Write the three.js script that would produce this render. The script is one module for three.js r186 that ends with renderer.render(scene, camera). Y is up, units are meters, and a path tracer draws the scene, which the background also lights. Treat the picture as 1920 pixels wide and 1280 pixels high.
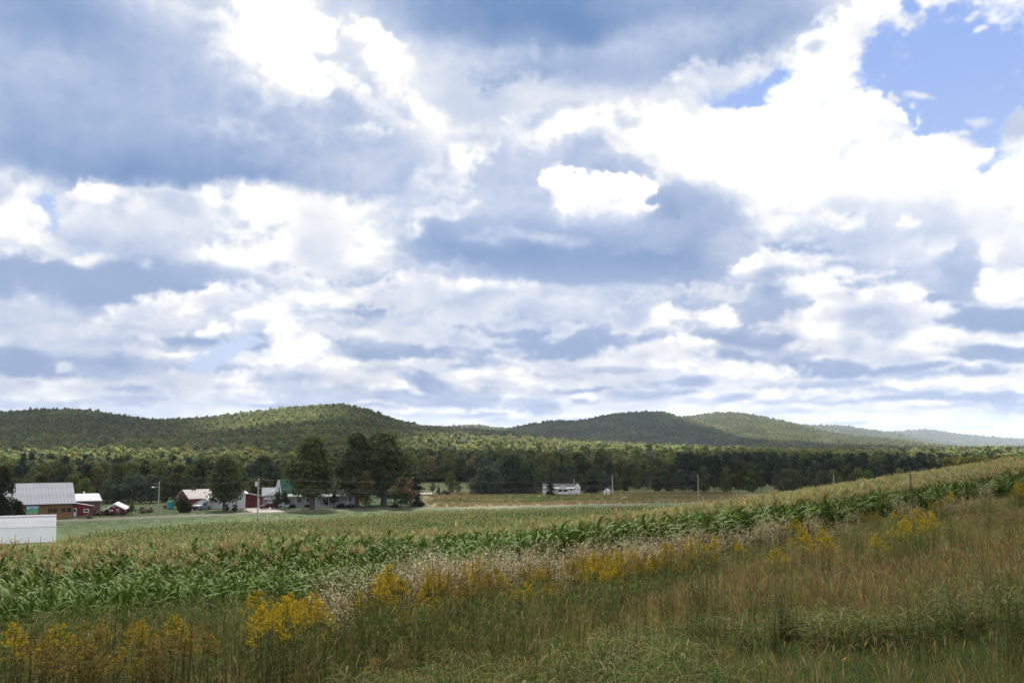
import * as THREE from 'three';
import { mergeGeometries } from 'three/addons/utils/BufferGeometryUtils.js';

// ------------------------------------------------------------------ camera, sky, sun, exposure
const EYE = 15.6, PITCH = 6.1 * Math.PI / 180, FOCAL = 1867;          // eye height over the valley floor; focal length in pixels of a 1920 wide picture
const scene = new THREE.Scene();
const camera = new THREE.PerspectiveCamera(2 * Math.atan(640 / FOCAL) * 180 / Math.PI, 1.5, 0.3, 40000);
camera.position.set(0, EYE, 0); camera.rotation.x = PITCH;
const renderer = new THREE.WebGLRenderer({ antialias: true });
renderer.toneMapping = THREE.LinearToneMapping; renderer.toneMappingExposure = 4.0;
renderer.shadowMap.enabled = true;
const SUN_AZ = -14 * Math.PI / 180, SUN_EL = 47 * Math.PI / 180;
const sunDir = new THREE.Vector3(Math.sin(SUN_AZ) * Math.cos(SUN_EL), Math.sin(SUN_EL), -Math.cos(SUN_AZ) * Math.cos(SUN_EL));
const sun = new THREE.DirectionalLight(new THREE.Color().setRGB(1, 0.94, 0.84), 5);
sun.position.copy(sunDir).multiplyScalar(900); sun.castShadow = true; sun.shadow.radius = 1.2;
{ const c = sun.shadow.camera; c.left = c.bottom = -700; c.right = c.top = 700; c.near = 1; c.far = 3000; sun.shadow.mapSize.set(2048, 2048); }
scene.add(sun, sun.target);
scene.fog = new THREE.FogExp2(new THREE.Color().setRGB(0.66, 0.77, 0.97), 4.2e-5);

function rng(s) { return () => { s = (s + 0x6d2b79f5) | 0; let t = Math.imul(s ^ (s >>> 15), 1 | s); t = (t + Math.imul(t ^ (t >>> 7), 61 | t)) ^ t; return ((t ^ (t >>> 14)) >>> 0) / 4294967296; }; }
// Air and clouds of the whole sky, computed per direction (azimuth from the view axis to the right, elevation; degrees).
function paintSky(W, H, list) {
  const perm = new Uint8Array(4096), gx = new Float32Array(256), gy = new Float32Array(256);
  { const r = rng(77); for (let i = 0; i < 4096; i++) perm[i] = (r() * 256) | 0; for (let i = 0; i < 256; i++) { const a = r() * 6.2832; gx[i] = Math.cos(a); gy[i] = Math.sin(a); } }
  const hash = (x, y) => perm[(perm[(x * 7 + 13) & 4095] * 16 + y * 3 + ((y >> 4) & 4095) * 5 + perm[(y + 911) & 4095]) & 4095];
  const noise = (x, y, per) => {
    const ix = Math.floor(x), iy = Math.floor(y), fx = x - ix, fy = y - iy, u = fx * fx * fx * (fx * (fx * 6 - 15) + 10), v = fy * fy * fy * (fy * (fy * 6 - 15) + 10);
    const x0 = ((ix % per) + per) % per, x1 = (x0 + 1) % per, a = hash(x0, iy), b = hash(x1, iy), c = hash(x0, iy + 1), d = hash(x1, iy + 1);
    const p = gx[a] * fx + gy[a] * fy, q = gx[b] * (fx - 1) + gy[b] * fy, r = gx[c] * fx + gy[c] * (fy - 1), s = gx[d] * (fx - 1) + gy[d] * (fy - 1);
    return (p + u * (q - p) + v * (r + u * (s - r) - p - u * (q - p))) * 1.5;
  };
  // fractal sum; billow > 0 folds the octaves into rounded heads
  const fbm = (x, y, per, oct, billow, gain) => { let s = 0, a = 1, t = 0; for (let o = 0; o < oct; o++) { const n = noise(x, y + o * 37, per); s += a * (n + billow * (2 * Math.abs(n) - 0.55 - n)); t += a; a *= gain; x *= 2; y *= 2; per *= 2; } return s / t * 1.6; };
  const sm = (a, b, x) => { const t = Math.min(1, Math.max(0, (x - a) / (b - a))); return t * t * (3 - 2 * t); };
  const data = new Float32Array(W * H * 4), D2R = Math.PI / 180;
  const stops = [[-0.3, 5, 4.9, 4.6], [-0.06, 2.4, 2.38, 2.33], [0.06, 1.35, 1.345, 1.335], [0.15, 1.02, 1.025, 1.03], [0.26, 0.84, 0.87, 0.94], [0.4, 0.66, 0.73, 0.865], [0.6, 0.465, 0.56, 0.765], [0.85, 0.295, 0.41, 0.645], [1.1, 0.165, 0.285, 0.54], [1.5, 0.14, 0.24, 0.48]];
  const ramp = (d, out) => { let k = 1; while (k < stops.length - 1 && d > stops[k][0]) k++; const a = stops[k - 1], b = stops[k], t = Math.min(1, Math.max(0, (d - a[0]) / (b[0] - a[0]))); for (let c = 0; c < 3; c++) out[c] = a[c + 1] + (b[c + 1] - a[c + 1]) * t; };
  const extra = [], feats = list.map(([k, az, el, rx, ry, rot, tone, edge, amp]) => ({ k, az, el, rx, ry, c: Math.cos(rot * D2R), s: Math.sin(rot * D2R), tone, edge, amp: amp * Math.sqrt(rx * ry), rough: amp * 1.1, m: Math.min(rx, ry), reach: Math.max(rx, ry) * (1 + edge) * 1.15 + amp * Math.sqrt(rx * ry) * 2 }));
  { // small cumulus in rows low over the land: each a lit head on a flat grey base
    const r = rng(905), lowlist = [];
    for (let i = 0; i < 1500; i++) { const el = 0.3 + 12.5 * Math.pow(r(), 1.7), az = (r() * 2 - 1) * 180, k = 0.3 + el * 0.15, rx = k * (1.1 + 1.9 * r()), ry = k * (0.32 + 0.34 * r()); lowlist.push([az, el, rx, ry, r()]); }
    lowlist.sort((a, b) => a[1] - b[1]);
    for (const [az, el, rx, ry, q] of lowlist) {
      const mk = (kk, dy, sx, sy, tone, edge, amp) => ({ k: kk, az, el: el + dy * ry, rx: rx * sx, ry: ry * sy, c: 1, s: 0, tone, edge, amp: amp * Math.sqrt(rx * ry), rough: amp * 1.1, m: Math.min(rx, ry), reach: rx * sx * 1.9 + 1.2 });
      extra.push(mk('S', -0.5, 1.05, 0.7, 0.44 + 0.5 * q * q, 0.6, 0.5), mk('P', 0.3, 0.9, 1, -0.02 + 0.1 * q, 0.3, 0.7));
    }
  }
  const all = [...feats.slice(0, 2), ...extra, ...feats.slice(2)];
  const col = [0, 0, 0];
  for (let row = H / 2; row < H; row++) {
    const el = ((row + 0.5) / H - 0.5) * 180, near = 1 - sm(3, 14, el), vs = 1 + 0.9 * near, live = all.filter((f) => Math.abs(el - f.el) < f.reach);
    for (let c = 0; c < W; c++) {
      // column c looks along azimuth atan2(z, x); the view axis is -z
      const round = ((c + 0.5) / W - 0.5) * 360, az = ((round + 90 + 540) % 360) - 180, inFrame = Math.abs(az) < 46 && el < 42, oct = inFrame ? 6 : 3;
      const X = (az + 180) / 360, Y = el / 360;
      // two scales: large heads overhead, small flat ones toward the horizon
      const n1 = fbm(X * 64, Y * 64 * 1.25, 64, oct, 0.3, 0.64), n2 = fbm(X * 64 + 31, Y * 80 + 57, 64, oct, 0.3, 0.64), n3 = near > 0 ? fbm(X * 160, Y * 160 * 2.6 + 9, 160, oct - 1, 0.4, 0.55) : 0, fr = fbm(X * 128 + 71, Y * 170 + 23, 128, oct, 0.6, 0.6), nb = fbm(X * 40 + 11, Y * 72 + 5, 40, inFrame ? 4 : 3, 0.1, 0.5);
      const w1 = n1 * (1 - 0.55 * near) + n3 * 0.5 * near, w2 = n2 * (1 - 0.55 * near) - n3 * 0.35 * near;
      // the cloudscape that goes on all round: broken cloud with grey bases and blue between
      const frag = fr * (1 - 0.4 * near) + n3 * 0.4 * near;
      const wisp = inFrame ? fbm(X * 300 + 17, Y * 420 + 3, 300, 4, 0.4, 0.66) : 0;
      let dark = 0.4 + 0.55 * nb + 0.15 * w1 - 0.26 * sm(50, 120, Math.abs(az)) * sm(17, 30, el), cover = sm(-0.75, -0.3, nb + 0.35 * w2);
      const home = 1 - Math.max(sm(27, 40, Math.abs(az)), sm(24, 34, el));
      if (home > 0) { dark += (0.18 + 0.1 * w1 - dark) * home; cover += (1 - cover) * home; }
      for (const f of live) {
        let dx = az - f.az, dy = el - f.el;
        if (dx > f.reach || dx < -f.reach) continue;
        dx += w1 * f.amp * 1.7; dy += w2 * f.amp * 1.5;
        const x = (dx * f.c + dy * f.s) / f.rx, y = (dy * f.c - dx * f.s) / f.ry, r = Math.sqrt(x * x + y * y) + (f.m < 1.3 ? frag * 0.5 + wisp * 1.1 : frag * 0.9 + wisp * 0.55) * f.rough;
        if (f.k === 'S') { const a = 1 - sm(1 - f.edge, 1 + f.edge * 0.6, r); if (a > 0) { const tone = f.tone - 0.13 * Math.max(-1, Math.min(1, y)) * Math.min(1, f.tone * 1.4) + 0.1 * (nb + 0.5 * w1) ; dark += (tone - dark) * a; } }
        else if (f.k === 'P') { const e = Math.min(0.95, 0.1 + f.edge * (0.75 + 2.6 * Math.max(0, Math.min(1, -y + 0.8 * nb + 0.2)))), a = 1 - sm(1 - e, 1 + e * 0.55, r); if (a > 0) { const under = Math.max(0, -y - 0.1) * 0.3, tone = f.tone + 0.05 + under + 0.16 * Math.max(-0.5, frag + 0.5 * wisp); dark += (tone - dark) * a; cover += (1 - cover) * a; } }
        else { const e = 0.12 + f.edge * 1.2, a = 1 - sm(1 - e, 1 + e * 0.6, r + 0.12 * wisp); cover *= 1 - a; }
      }
      // rows of small flat clouds low over the land
      const low = (1 - sm(2.5, 9, el)) * (1 - 0.4 * home + 0.1);
      if (low > 0) { const p = fbm(X * 120 + 3, Y * 120 * 4.2, 120, oct - 1, 0.15, 0.55); dark += low * (0.3 * p + 0.03); }
            const glow = Math.exp(-((az + 14) * (az + 14) / 30 + (el - 24) * (el - 24) / 30));
      const grain = w1 * 0.5 + w2 * 0.4 + frag * 0.5 + (n3 * near) * 0.6;
      dark += home * 0.5 * sm(0.05, 0.55, nb + 0.35 * w2) * (1 - sm(0, 0.35, dark)) * (1 - glow);
      dark += grain * 0.17 * (0.35 + Math.min(1, Math.abs(dark - 0.1) * 2.0)) * (dark > 0.6 ? Math.max(0.35, 1 - (dark - 0.6) * 1.6) : 1);
      const most = 0.8 + 0.7 * sm(9.2, 14, el); if (dark > most - 0.15) dark = most - 0.15 + 0.15 * (1 - Math.exp(-(dark - most + 0.15) / 0.15));
      ramp(dark, col);
      // clear air between
      const h = sm(0, 24, el), deep = sm(22, 60, el);
      const air = [0.66 - 0.33 * h - 0.2 * deep, 0.77 - 0.285 * h - 0.22 * deep, 0.96 - 0.06 * h - 0.25 * deep], cv = Math.min(1, cover);
      const o = (row * W + c) * 4;
      for (let k = 0; k < 3; k++) data[o + k] = air[k] + (col[k] - air[k]) * cv;
      data[o + 3] = 1;
    }
  }
  // below the horizon: the tone of the land
  for (let row = 0; row < H / 2; row++) for (let c = 0; c < W; c++) { const o = (row * W + c) * 4; data[o] = 0.3; data[o + 1] = 0.34; data[o + 2] = 0.36; data[o + 3] = 1; }
  return data;
}
{
  const W = 4096, H = 2048, sky = new THREE.DataTexture(paintSky(W, H, [
    ['S',0.0,12.82,35.34,14.90,-0,0.18,0.9,0.2],
    ['S',0.0,3.65,36.90,3.37,-0,0.25,0.9,0.2],
    ['S',-19.2,18.64,12.58,5.13,-2,0.7,0.45,0.15],
    ['S',-26.6,21.11,5.05,3.76,9,0.9,0.8,0.1],
    ['S',-24.9,18.21,7.13,3.15,-2,0.72,0.7,0.1],
    ['S',-19.4,15.54,12.79,1.74,2,0.9,0.55,0.12],
    ['S',-10.6,17.90,4.64,3.42,3,0.58,0.5,0.2],
    ['S',-8.1,15.38,4.04,1.77,2,0.6,0.6,0.2],
    ['S',-16.1,22.26,3.59,2.42,-24,0.45,0.8,0.1],
    ['S',1.6,23.91,13.09,3.00,-4,0.78,0.7,0.1],
    ['S',3.8,24.70,10.28,1.90,-2,1.1,0.8,0.1],
    ['S',11.7,23.89,7.71,2.02,-8,0.85,0.6,0.15],
    ['S',7.9,21.76,5.83,1.68,9,0.62,0.8,0.15],
    ['S',-2.2,20.22,4.44,2.28,-19,0.42,0.8,0.15],
    ['S',6.9,18.65,3.40,1.44,-2,0.38,0.8,0.2],
    ['P',-13.8,22.48,3.20,2.97,5,-0.15,0.25,0.3],
    ['P',-12.5,20.92,2.14,1.25,-26,-0.1,0.2,0.4],
    ['P',-17.4,23.26,1.91,0.43,-6,0.05,0.5,0.4],
    ['P',-8.6,22.85,1.72,0.72,-22,0,0.4,0.5],
    ['P',-7.3,21.22,1.19,1.97,37,0,0.4,0.4],
    ['P',-6.0,18.83,2.83,1.10,-18,0.02,0.5,0.3],
    ['P',-2.8,15.51,1.25,2.07,-9,0,0.18,0.4],
    ['P',-5.0,14.28,3.44,1.49,11,0.04,0.35,0.4],
    ['P',-8.4,12.69,4.94,1.49,14,0.03,0.4,0.4],
    ['S',-8.4,15.07,3.41,1.18,-8,0.55,0.6,0.2],
    ['S',0.0,14.93,2.82,2.82,15,0.6,0.25,0.35],
    ['S',3.8,16.98,1.88,1.61,-1,0.6,0.18,0.35],
    ['S',6.3,15.80,2.01,0.89,-17,0.66,0.15,0.35],
    ['S',-0.6,12.52,8.08,2.26,0,0.6,0.4,0.25],
    ['P',2.8,18.17,3.45,1.31,9,0.02,0.3,0.4],
    ['P',8.8,17.41,3.66,2.31,-23,0.03,0.4,0.35],
    ['P',15.9,15.82,7.25,3.12,-14,-0.08,0.16,0.3],
    ['P',19.2,18.36,2.77,3.01,-26,-0.05,0.16,0.35],
    ['P',18.4,20.92,3.64,1.89,19,0,0.3,0.4],
    ['P',21.1,22.48,3.00,1.18,12,0.05,0.25,0.5],
    ['P',23.0,22.86,2.13,0.57,6,0.1,0.3,0.6],
    ['P',23.7,14.27,3.33,2.33,-16,-0.05,0.14,0.35],
    ['P',27.3,13.87,1.71,2.92,-7,-0.05,0.12,0.35],
    ['P',12.1,15.20,3.26,1.46,-13,-0.03,0.2,0.4],
    ['G',25.0,19.27,3.79,3.63,-18,0,0.12,0.3],
    ['G',26.4,16.67,2.11,2.24,-8,0,0.12,0.3],
    ['G',22.8,17.95,2.38,1.62,-47,0,0.15,0.4],
    ['G',21.2,20.58,1.50,1.60,-7,0,0.25,0.5],
    ['G',13.1,19.60,1.85,0.90,-14,0,0.15,0.4],
    ['G',14.9,20.44,1.62,0.56,25,0,0.4,0.6],
    ['G',22.7,22.98,0.49,0.47,-9,0,0.3,0.5],
    ['G',25.9,14.57,0.46,0.81,-27,0,0.3,0.6],
    ['P',21.3,17.72,1.09,0.82,-47,0,0.4,0.8],
    ['P',22.9,18.48,0.70,0.16,-12,0.15,0.6,0.8],
    ['P',25.8,16.75,0.46,0.24,-8,0.15,0.6,0.8],
    ['P',26.1,21.32,0.36,0.13,20,0.2,0.6,0.8],
    ['P',27.6,15.97,0.79,1.05,-8,0,0.15,0.4],
    ['P',24.5,15.42,1.80,0.95,-7,-0.03,0.15,0.4],
    ['G',-25.6,12.37,0.87,1.09,6,0,0.25,0.45],
    ['G',-16.2,5.27,2.01,0.65,31,0,0.2,0.5],
    ['G',-17.4,4.50,0.79,0.47,21,0,0.3,0.5],
    ['P',-27.1,11.45,1.50,1.62,6,0.02,0.2,0.4],
    ['P',-22.8,12.97,2.16,1.11,5,0.02,0.25,0.4],
    ['P',-19.0,12.72,3.71,1.43,-1,0.06,0.5,0.3],
    ['P',-14.7,13.00,5.08,1.46,-2,0.06,0.5,0.3],
    ['P',-26.1,10.72,2.83,0.71,-3,0.05,0.25,0.4],
    ['S',-21.2,11.41,4.75,1.19,-4,0.34,0.7,0.2],
    ['S',-18.6,10.44,5.77,1.15,-5,0.48,0.6,0.2],
    ['P',-15.8,10.30,2.92,0.94,-17,0.1,0.5,0.4],
    ['P',-12.3,11.05,3.31,1.78,2,0.05,0.4,0.4],
    ['S',-11.4,11.98,1.66,1.78,2,0.3,0.7,0.4],
    ['S',-25.3,8.72,4.47,1.16,0,0.95,0.35,0.2],
    ['S',-21.1,8.85,6.76,1.26,0,0.92,0.4,0.2],
    ['S',-16.9,9.36,3.47,0.76,-7,0.7,0.5,0.2],
    ['P',-23.2,9.98,0.90,0.39,4,0.12,0.35,0.6],
    ['P',-20.4,9.75,0.60,0.34,-16,0.3,0.6,0.6],
    ['P',-18.8,7.52,4.26,1.04,14,0.06,0.4,0.4],
    ['S',-26.4,6.57,2.28,1.65,3,0.48,0.8,0.3],
    ['S',-25.8,4.39,3.33,0.94,0,0.85,0.5,0.25],
    ['S',-22.2,4.23,2.96,0.85,2,0.6,0.6,0.35],
    ['S',-23.6,5.59,2.64,0.84,2,0.4,0.8,0.4],
    ['P',-24.3,4.16,0.41,0.39,42,0.2,0.5,0.6],
    ['S',-18.8,6.65,2.25,0.46,10,0.34,0.7,0.4],
    ['P',-25.8,3.15,3.06,0.66,2,0.08,0.4,0.5],
    ['P',-15.0,3.52,3.20,1.01,9,0.05,0.2,0.5],
    ['S',-12.7,4.01,1.77,1.02,11,0.5,0.5,0.5],
    ['P',-12.2,5.96,1.78,1.08,-19,0.04,0.25,0.5],
    ['S',-10.9,2.83,2.68,0.78,9,0.6,0.5,0.4],
    ['P',-11.0,4.78,3.00,0.90,-9,0.1,0.4,0.5],
    ['S',1.2,11.91,8.03,1.51,-2,0.8,0.5,0.15],
    ['S',4.3,10.66,7.91,1.46,-3,1,0.6,0.12],
    ['S',10.2,12.62,3.88,2.22,-12,0.72,0.35,0.25],
    ['S',9.0,13.86,2.13,1.04,-2,0.74,0.25,0.35],
    ['S',13.5,10.70,2.33,1.48,-3,0.55,0.8,0.3],
    ['P',4.4,14.35,2.64,1.14,-9,-0.05,0.14,0.4],
    ['P',2.5,15.21,1.13,0.89,-1,-0.02,0.14,0.4],
    ['P',6.2,14.55,2.16,1.01,-2,-0.05,0.14,0.4],
    ['P',7.2,13.62,1.38,0.54,-2,0,0.2,0.6],
    ['P',-2.2,8.24,3.72,1.47,0,0.03,0.4,0.4],
    ['P',-5.9,7.29,2.77,1.22,1,0.1,0.5,0.5],
    ['P',-8.0,11.19,1.84,1.50,1,0.1,0.6,0.4],
    ['S',3.1,7.93,5.51,0.86,-0,0.36,0.7,0.25],
    ['P',3.1,8.33,1.23,0.31,-0,0.08,0.6,0.3],
    ['S',3.7,6.09,3.97,0.86,6,0.85,0.4,0.3],
    ['S',7.1,6.51,2.12,0.49,11,0.75,0.5,0.3],
    ['P',2.9,6.64,1.17,0.49,15,0.05,0.25,0.5],
    ['S',-8.0,5.59,2.43,0.55,1,0.7,0.5,0.3],
    ['S',-2.2,5.33,1.23,0.61,0,0.6,0.5,0.6],
    ['P',-2.8,6.09,1.23,0.61,0,0.08,0.3,0.6],
    ['P',-4.0,3.33,1.84,0.37,0,0.08,0.3,0.4],
    ['S',-4.6,3.63,1.53,0.55,-20,0.75,0.35,0.4],
    ['S',-3.1,2.72,3.06,0.73,0,0.68,0.4,0.5],
    ['S',1.5,2.42,1.53,0.55,-0,0.6,0.5,0.6],
    ['P',0.0,3.95,3.68,0.67,-0,0.08,0.5,0.5],
    ['P',-4.3,2.11,1.53,0.30,0,0.1,0.3,0.4],
    ['S',6.4,4.38,2.12,0.24,-1,0.5,0.5,0.4],
    ['P',7.7,7.26,2.42,1.03,9,0.05,0.2,0.5],
    ['S',19.8,11.80,2.45,1.99,-34,0.5,0.7,0.2],
    ['S',22.8,11.85,2.60,1.12,-15,0.42,0.8,0.25],
    ['S',25.9,11.84,1.25,1.09,-6,0.3,0.8,0.3],
    ['S',14.6,7.99,2.01,1.33,18,0.62,0.3,0.35],
    ['S',13.3,6.38,3.17,0.72,-7,0.75,0.4,0.3],
    ['P',14.0,10.09,1.74,0.59,17,0.03,0.3,0.5],
    ['P',11.9,7.47,1.18,0.75,-2,0.05,0.25,0.5],
    ['S',24.5,8.63,3.01,1.25,-14,0.55,0.6,0.3],
    ['S',24.5,9.47,1.02,1.39,-4,0.62,0.3,0.4],
    ['S',26.4,6.57,2.66,0.66,-5,1,0.35,0.2],
    ['S',25.8,4.94,2.68,0.44,-6,0.8,0.4,0.3],
    ['P',26.7,8.20,1.35,1.23,-4,-0.02,0.15,0.4],
    ['P',19.1,6.93,3.25,1.68,-2,-0.03,0.18,0.4],
    ['P',22.3,5.65,2.59,1.02,3,0,0.2,0.4],
    ['P',21.2,4.55,2.11,0.46,-2,0.03,0.3,0.3],
    ['S',19.0,5.77,0.66,0.52,-2,0.35,0.7,0.6],
    ['S',17.3,4.36,3.03,0.59,-3,0.8,0.35,0.35],
    ['S',21.7,4.24,2.35,0.23,6,0.8,0.4,0.3],
    ['P',16.1,2.91,2.79,0.41,-1,0.08,0.4,0.5],
    ['S',21.1,2.69,1.59,0.17,3,0.75,0.4,0.3],
    ['S',10.3,3.74,1.19,0.36,-1,0.7,0.5,0.3],
    ['S',12.4,2.81,1.31,0.24,4,0.7,0.5,0.4],
    ['S',25.5,2.60,2.21,0.28,-1,0.72,0.4,0.4],
    ['S',22.9,2.79,0.78,0.23,-1,0.75,0.4,0.4],
    ['P',25.5,3.24,1.19,0.36,6,-0.02,0.25,0.45],
    ['P',13.9,4.14,2.30,0.77,-1,0.05,0.3,0.5],
    ['P',-10.1,20.51,1.86,0.62,-32,0.12,0.6,0.8],
    ['P',-14.8,17.34,3.59,0.74,-1,0.48,0.9,0.5],
    ['P',-8.2,17.73,1.24,0.47,2,0.3,0.7,0.8],
    ['P',-1.7,17.89,1.89,0.70,10,0.2,0.7,0.6],
    ['P',1.3,21.66,3.80,0.85,4,0.62,0.9,0.5],
    ['P',12.2,20.94,2.41,0.84,16,0.1,0.6,0.6],
    ['P',-4.1,13.39,2.18,0.54,11,0.15,0.5,0.7],
    ['P',-6.2,12.14,1.55,0.54,1,0.2,0.6,0.7],
    ['P',1.2,12.21,3.73,0.48,-0,0.5,0.9,0.5],
    ['P',8.7,11.18,2.72,0.54,-2,0.7,0.9,0.5],
    ['P',-12.2,9.56,2.09,0.78,-8,0.1,0.6,0.6],
    ['P',-9.8,8.43,2.12,0.72,11,0.05,0.5,0.6],
    ['P',-14.0,7.41,1.76,0.54,12,0.05,0.5,0.6],
    ['P',-21.0,6.85,1.91,0.52,8,0.12,0.6,0.6],
    ['P',-16.8,6.43,1.43,0.41,10,0.06,0.5,0.6],
    ['P',15.8,10.59,2.00,0.76,-23,0.08,0.5,0.6],
    ['P',17.2,8.76,1.68,0.76,-3,0.05,0.5,0.6],
    ['P',21.6,7.96,1.59,0.85,-23,0.06,0.5,0.6],
    ['P',18.1,12.78,1.96,0.69,-4,0.12,0.6,0.6],
    ['P',22.0,11.92,0.59,0.34,-5,0.12,0.5,0.8],
    ['P',14.8,6.79,1.15,0.47,-2,0.2,0.6,0.8],
    ['P',10.1,6.01,1.78,0.42,-1,0.05,0.4,0.6],
    ['P',23.1,7.03,1.55,0.56,-3,0.1,0.5,0.6],
    ['S',21.7,10.52,1.60,0.74,-4,0.4,0.8,0.4],
    ['S',27.1,10.09,0.98,1.09,-5,0.3,0.8,0.4],
    ['S',-6.2,8.50,1.54,0.49,1,0.28,0.7,0.5],
    ['S',0.0,7.02,1.85,0.31,-0,0.35,0.7,0.5],
    ['S',-16.3,8.22,1.73,0.41,12,0.35,0.7,0.5],
    ['S',-10.4,6.91,1.50,0.60,1,0.3,0.7,0.6],
    ['S',17.8,3.47,2.47,0.29,2,0.6,0.5,0.4],
    ['S',7.3,3.01,2.10,0.24,-0,0.5,0.5,0.5],
    ['S',-7.3,2.86,1.82,0.24,0,0.55,0.5,0.5],
    ['S',-20.8,2.69,2.17,0.23,1,0.5,0.5,0.5],
    ['S',-25.7,2.18,2.28,0.22,1,0.6,0.5,0.5],
  ]), W, H, THREE.RGBAFormat, THREE.FloatType);
  sky.mapping = THREE.EquirectangularReflectionMapping; sky.magFilter = THREE.LinearFilter; sky.needsUpdate = true;
  scene.background = sky; scene.backgroundIntensity = 0.25; scene.environmentIntensity = 0.25; scene.environment = sky;
}

// ------------------------------------------------------------------ helpers
const V = (x, y, z) => new THREE.Vector3(x, y, z), lerp = (a, b, t) => a + (b - a) * t, clamp = (x, a, b) => Math.min(b, Math.max(a, x));
const step = (a, b, x) => { const t = clamp((x - a) / (b - a), 0, 1); return t * t * (3 - 2 * t); };
const used = new Map();
function numbered(name) { const n = used.get(name) ?? 0; used.set(name, n + 1); return n ? `${name}_${String(n).padStart(3, '0')}` : name; }
function tag(o, label, category, group, kind) { if (label) o.userData.label = label; if (category) o.userData.category = category; if (group) o.userData.group = group; if (kind) o.userData.kind = kind; return o; }
function thing(name, label, category, at = [0, 0, 0], turn = 0, group) { const o = new THREE.Group(); o.name = numbered(name); o.position.set(...at); o.rotation.y = turn; tag(o, label, category, group); scene.add(o); return o; }
function part(name, geo, mat, parent, label) { const m = new THREE.Mesh(Array.isArray(geo) ? join(geo) : geo, mat); m.name = name; m.castShadow = m.receiveShadow = true; if (label) m.userData.label = label; parent.add(m); return m; }
function solo(name, geo, mat, label, category, group, kind) { const m = new THREE.Mesh(Array.isArray(geo) ? join(geo) : geo, mat); m.name = numbered(name); m.castShadow = m.receiveShadow = true; tag(m, label, category, group, kind); scene.add(m); return m; }
function copyOf(o, at, turn, label, scale) { const c = o.clone(); c.name = numbered(o.name.replace(/_\d+$/, '')); c.userData = { ...o.userData }; if (label) c.userData.label = label; c.position.set(...at); c.rotation.y = turn; if (scale) c.scale.set(...scale); scene.add(c); return c; }
function instanced(name, geo, mat, list, parent) {     // list of [x, y, z, turn, scaleXZ, scaleY, r, g, b, lean]
  const m = new THREE.InstancedMesh(geo, mat, list.length), M = new THREE.Matrix4(), q = new THREE.Quaternion(), e = new THREE.Euler(), p = V(), s = V(), c = new THREE.Color();
  list.forEach((a, i) => { e.set(a[9] ? a[9] * Math.cos(a[3] * 7) : 0, a[3], a[9] ? a[9] * Math.sin(a[3] * 7) : 0); q.setFromEuler(e); M.compose(p.set(a[0], a[1], a[2]), q, s.set(a[4], a[5], a[4])); m.setMatrixAt(i, M); m.setColorAt(i, c.setRGB(a[6], a[7], a[8])); });
  m.name = name; m.castShadow = m.receiveShadow = true; m.userData.kind = 'stuff'; parent.add(m); return m;
}
function stuffGroup(name, label, category) { const g = new THREE.Group(); g.name = numbered(name); tag(g, label, category, null, 'stuff'); scene.add(g); return g; }
function join(list) { const l = list.map((g) => { const h = g.index ? g.toNonIndexed() : g; for (const k of Object.keys(h.attributes)) if (!['position', 'normal', 'uv', 'color'].includes(k)) h.deleteAttribute(k); return h; }); return l.length === 1 ? l[0] : mergeGeometries(l); }
// smooth value noise, for relief, tints and coverage
const nz = (() => { const p = new Float32Array(65536), r = rng(4242); for (let i = 0; i < 65536; i++) p[i] = r(); const at = (x, y) => p[((x * 73 + y * 2971 + ((x * y) & 255) * 13) & 65535)]; return (x, y) => { const ix = Math.floor(x), iy = Math.floor(y), u = x - ix, v = y - iy, s = u * u * (3 - 2 * u), t = v * v * (3 - 2 * v); return lerp(lerp(at(ix, iy), at(ix + 1, iy), s), lerp(at(ix, iy + 1), at(ix + 1, iy + 1), s), t); }; })();
const fb = (x, y, o = 3) => { let s = 0, a = 0.5, t = 0; for (let i = 0; i < o; i++) { s += a * nz(x + i * 19, y + i * 7); t += a; a *= 0.5; x *= 2.03; y *= 2.03; } return s / t; };
const rgb = (r, g, b) => new THREE.Color().setRGB(r, g, b);
const std = (c, roughness = 0.9, extra = {}) => new THREE.MeshStandardMaterial({ color: rgb(...c), roughness, ...extra });
// a tileable mottled texture: colour around a mean, in metres
function mottle(seed, size, base, amp, streak = 1, lines = 0) {
  const d = new Uint8Array(size * size * 4), r = rng(seed), N = [4, 8, 16, 32, 64], L = N.map((n) => Float32Array.from({ length: n * n }, r));
  for (let y = 0; y < size; y++) for (let x = 0; x < size; x++) {
    let s = 0, a = 0.5;
    N.forEach((n, k) => { const fx = x / size * n, fy = (y / size * n) / streak, ix = Math.floor(fx), iy = Math.floor(fy), u = fx - ix, v = fy - iy, g = (i, j) => L[k][((j % n + n) % n) * n + (i % n)]; s += a * (lerp(lerp(g(ix, iy), g(ix + 1, iy), u), lerp(g(ix, iy + 1), g(ix + 1, iy + 1), u), v) - 0.5); a *= 0.62; });
    const k = 1 + amp * s - (lines && x % lines < 1.5 ? 0.22 : 0), o = (y * size + x) * 4;
    for (let c = 0; c < 3; c++) d[o + c] = clamp(Math.pow(Math.max(0, base[c] * k), 1 / 2.2) * 255, 0, 255);
    d[o + 3] = 255;
  }
  const t = new THREE.DataTexture(d, size, size); t.wrapS = t.wrapT = THREE.RepeatWrapping; t.magFilter = THREE.LinearFilter; t.minFilter = THREE.LinearMipmapLinearFilter; t.colorSpace = THREE.SRGBColorSpace; t.needsUpdate = true; return t;
}
const textured = (t, rep, roughness = 0.85, extra = {}) => { const u = t.clone(); u.repeat.set(rep, rep); u.needsUpdate = true; return new THREE.MeshPhysicalMaterial({ map: u, roughness, ...extra }); };
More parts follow.
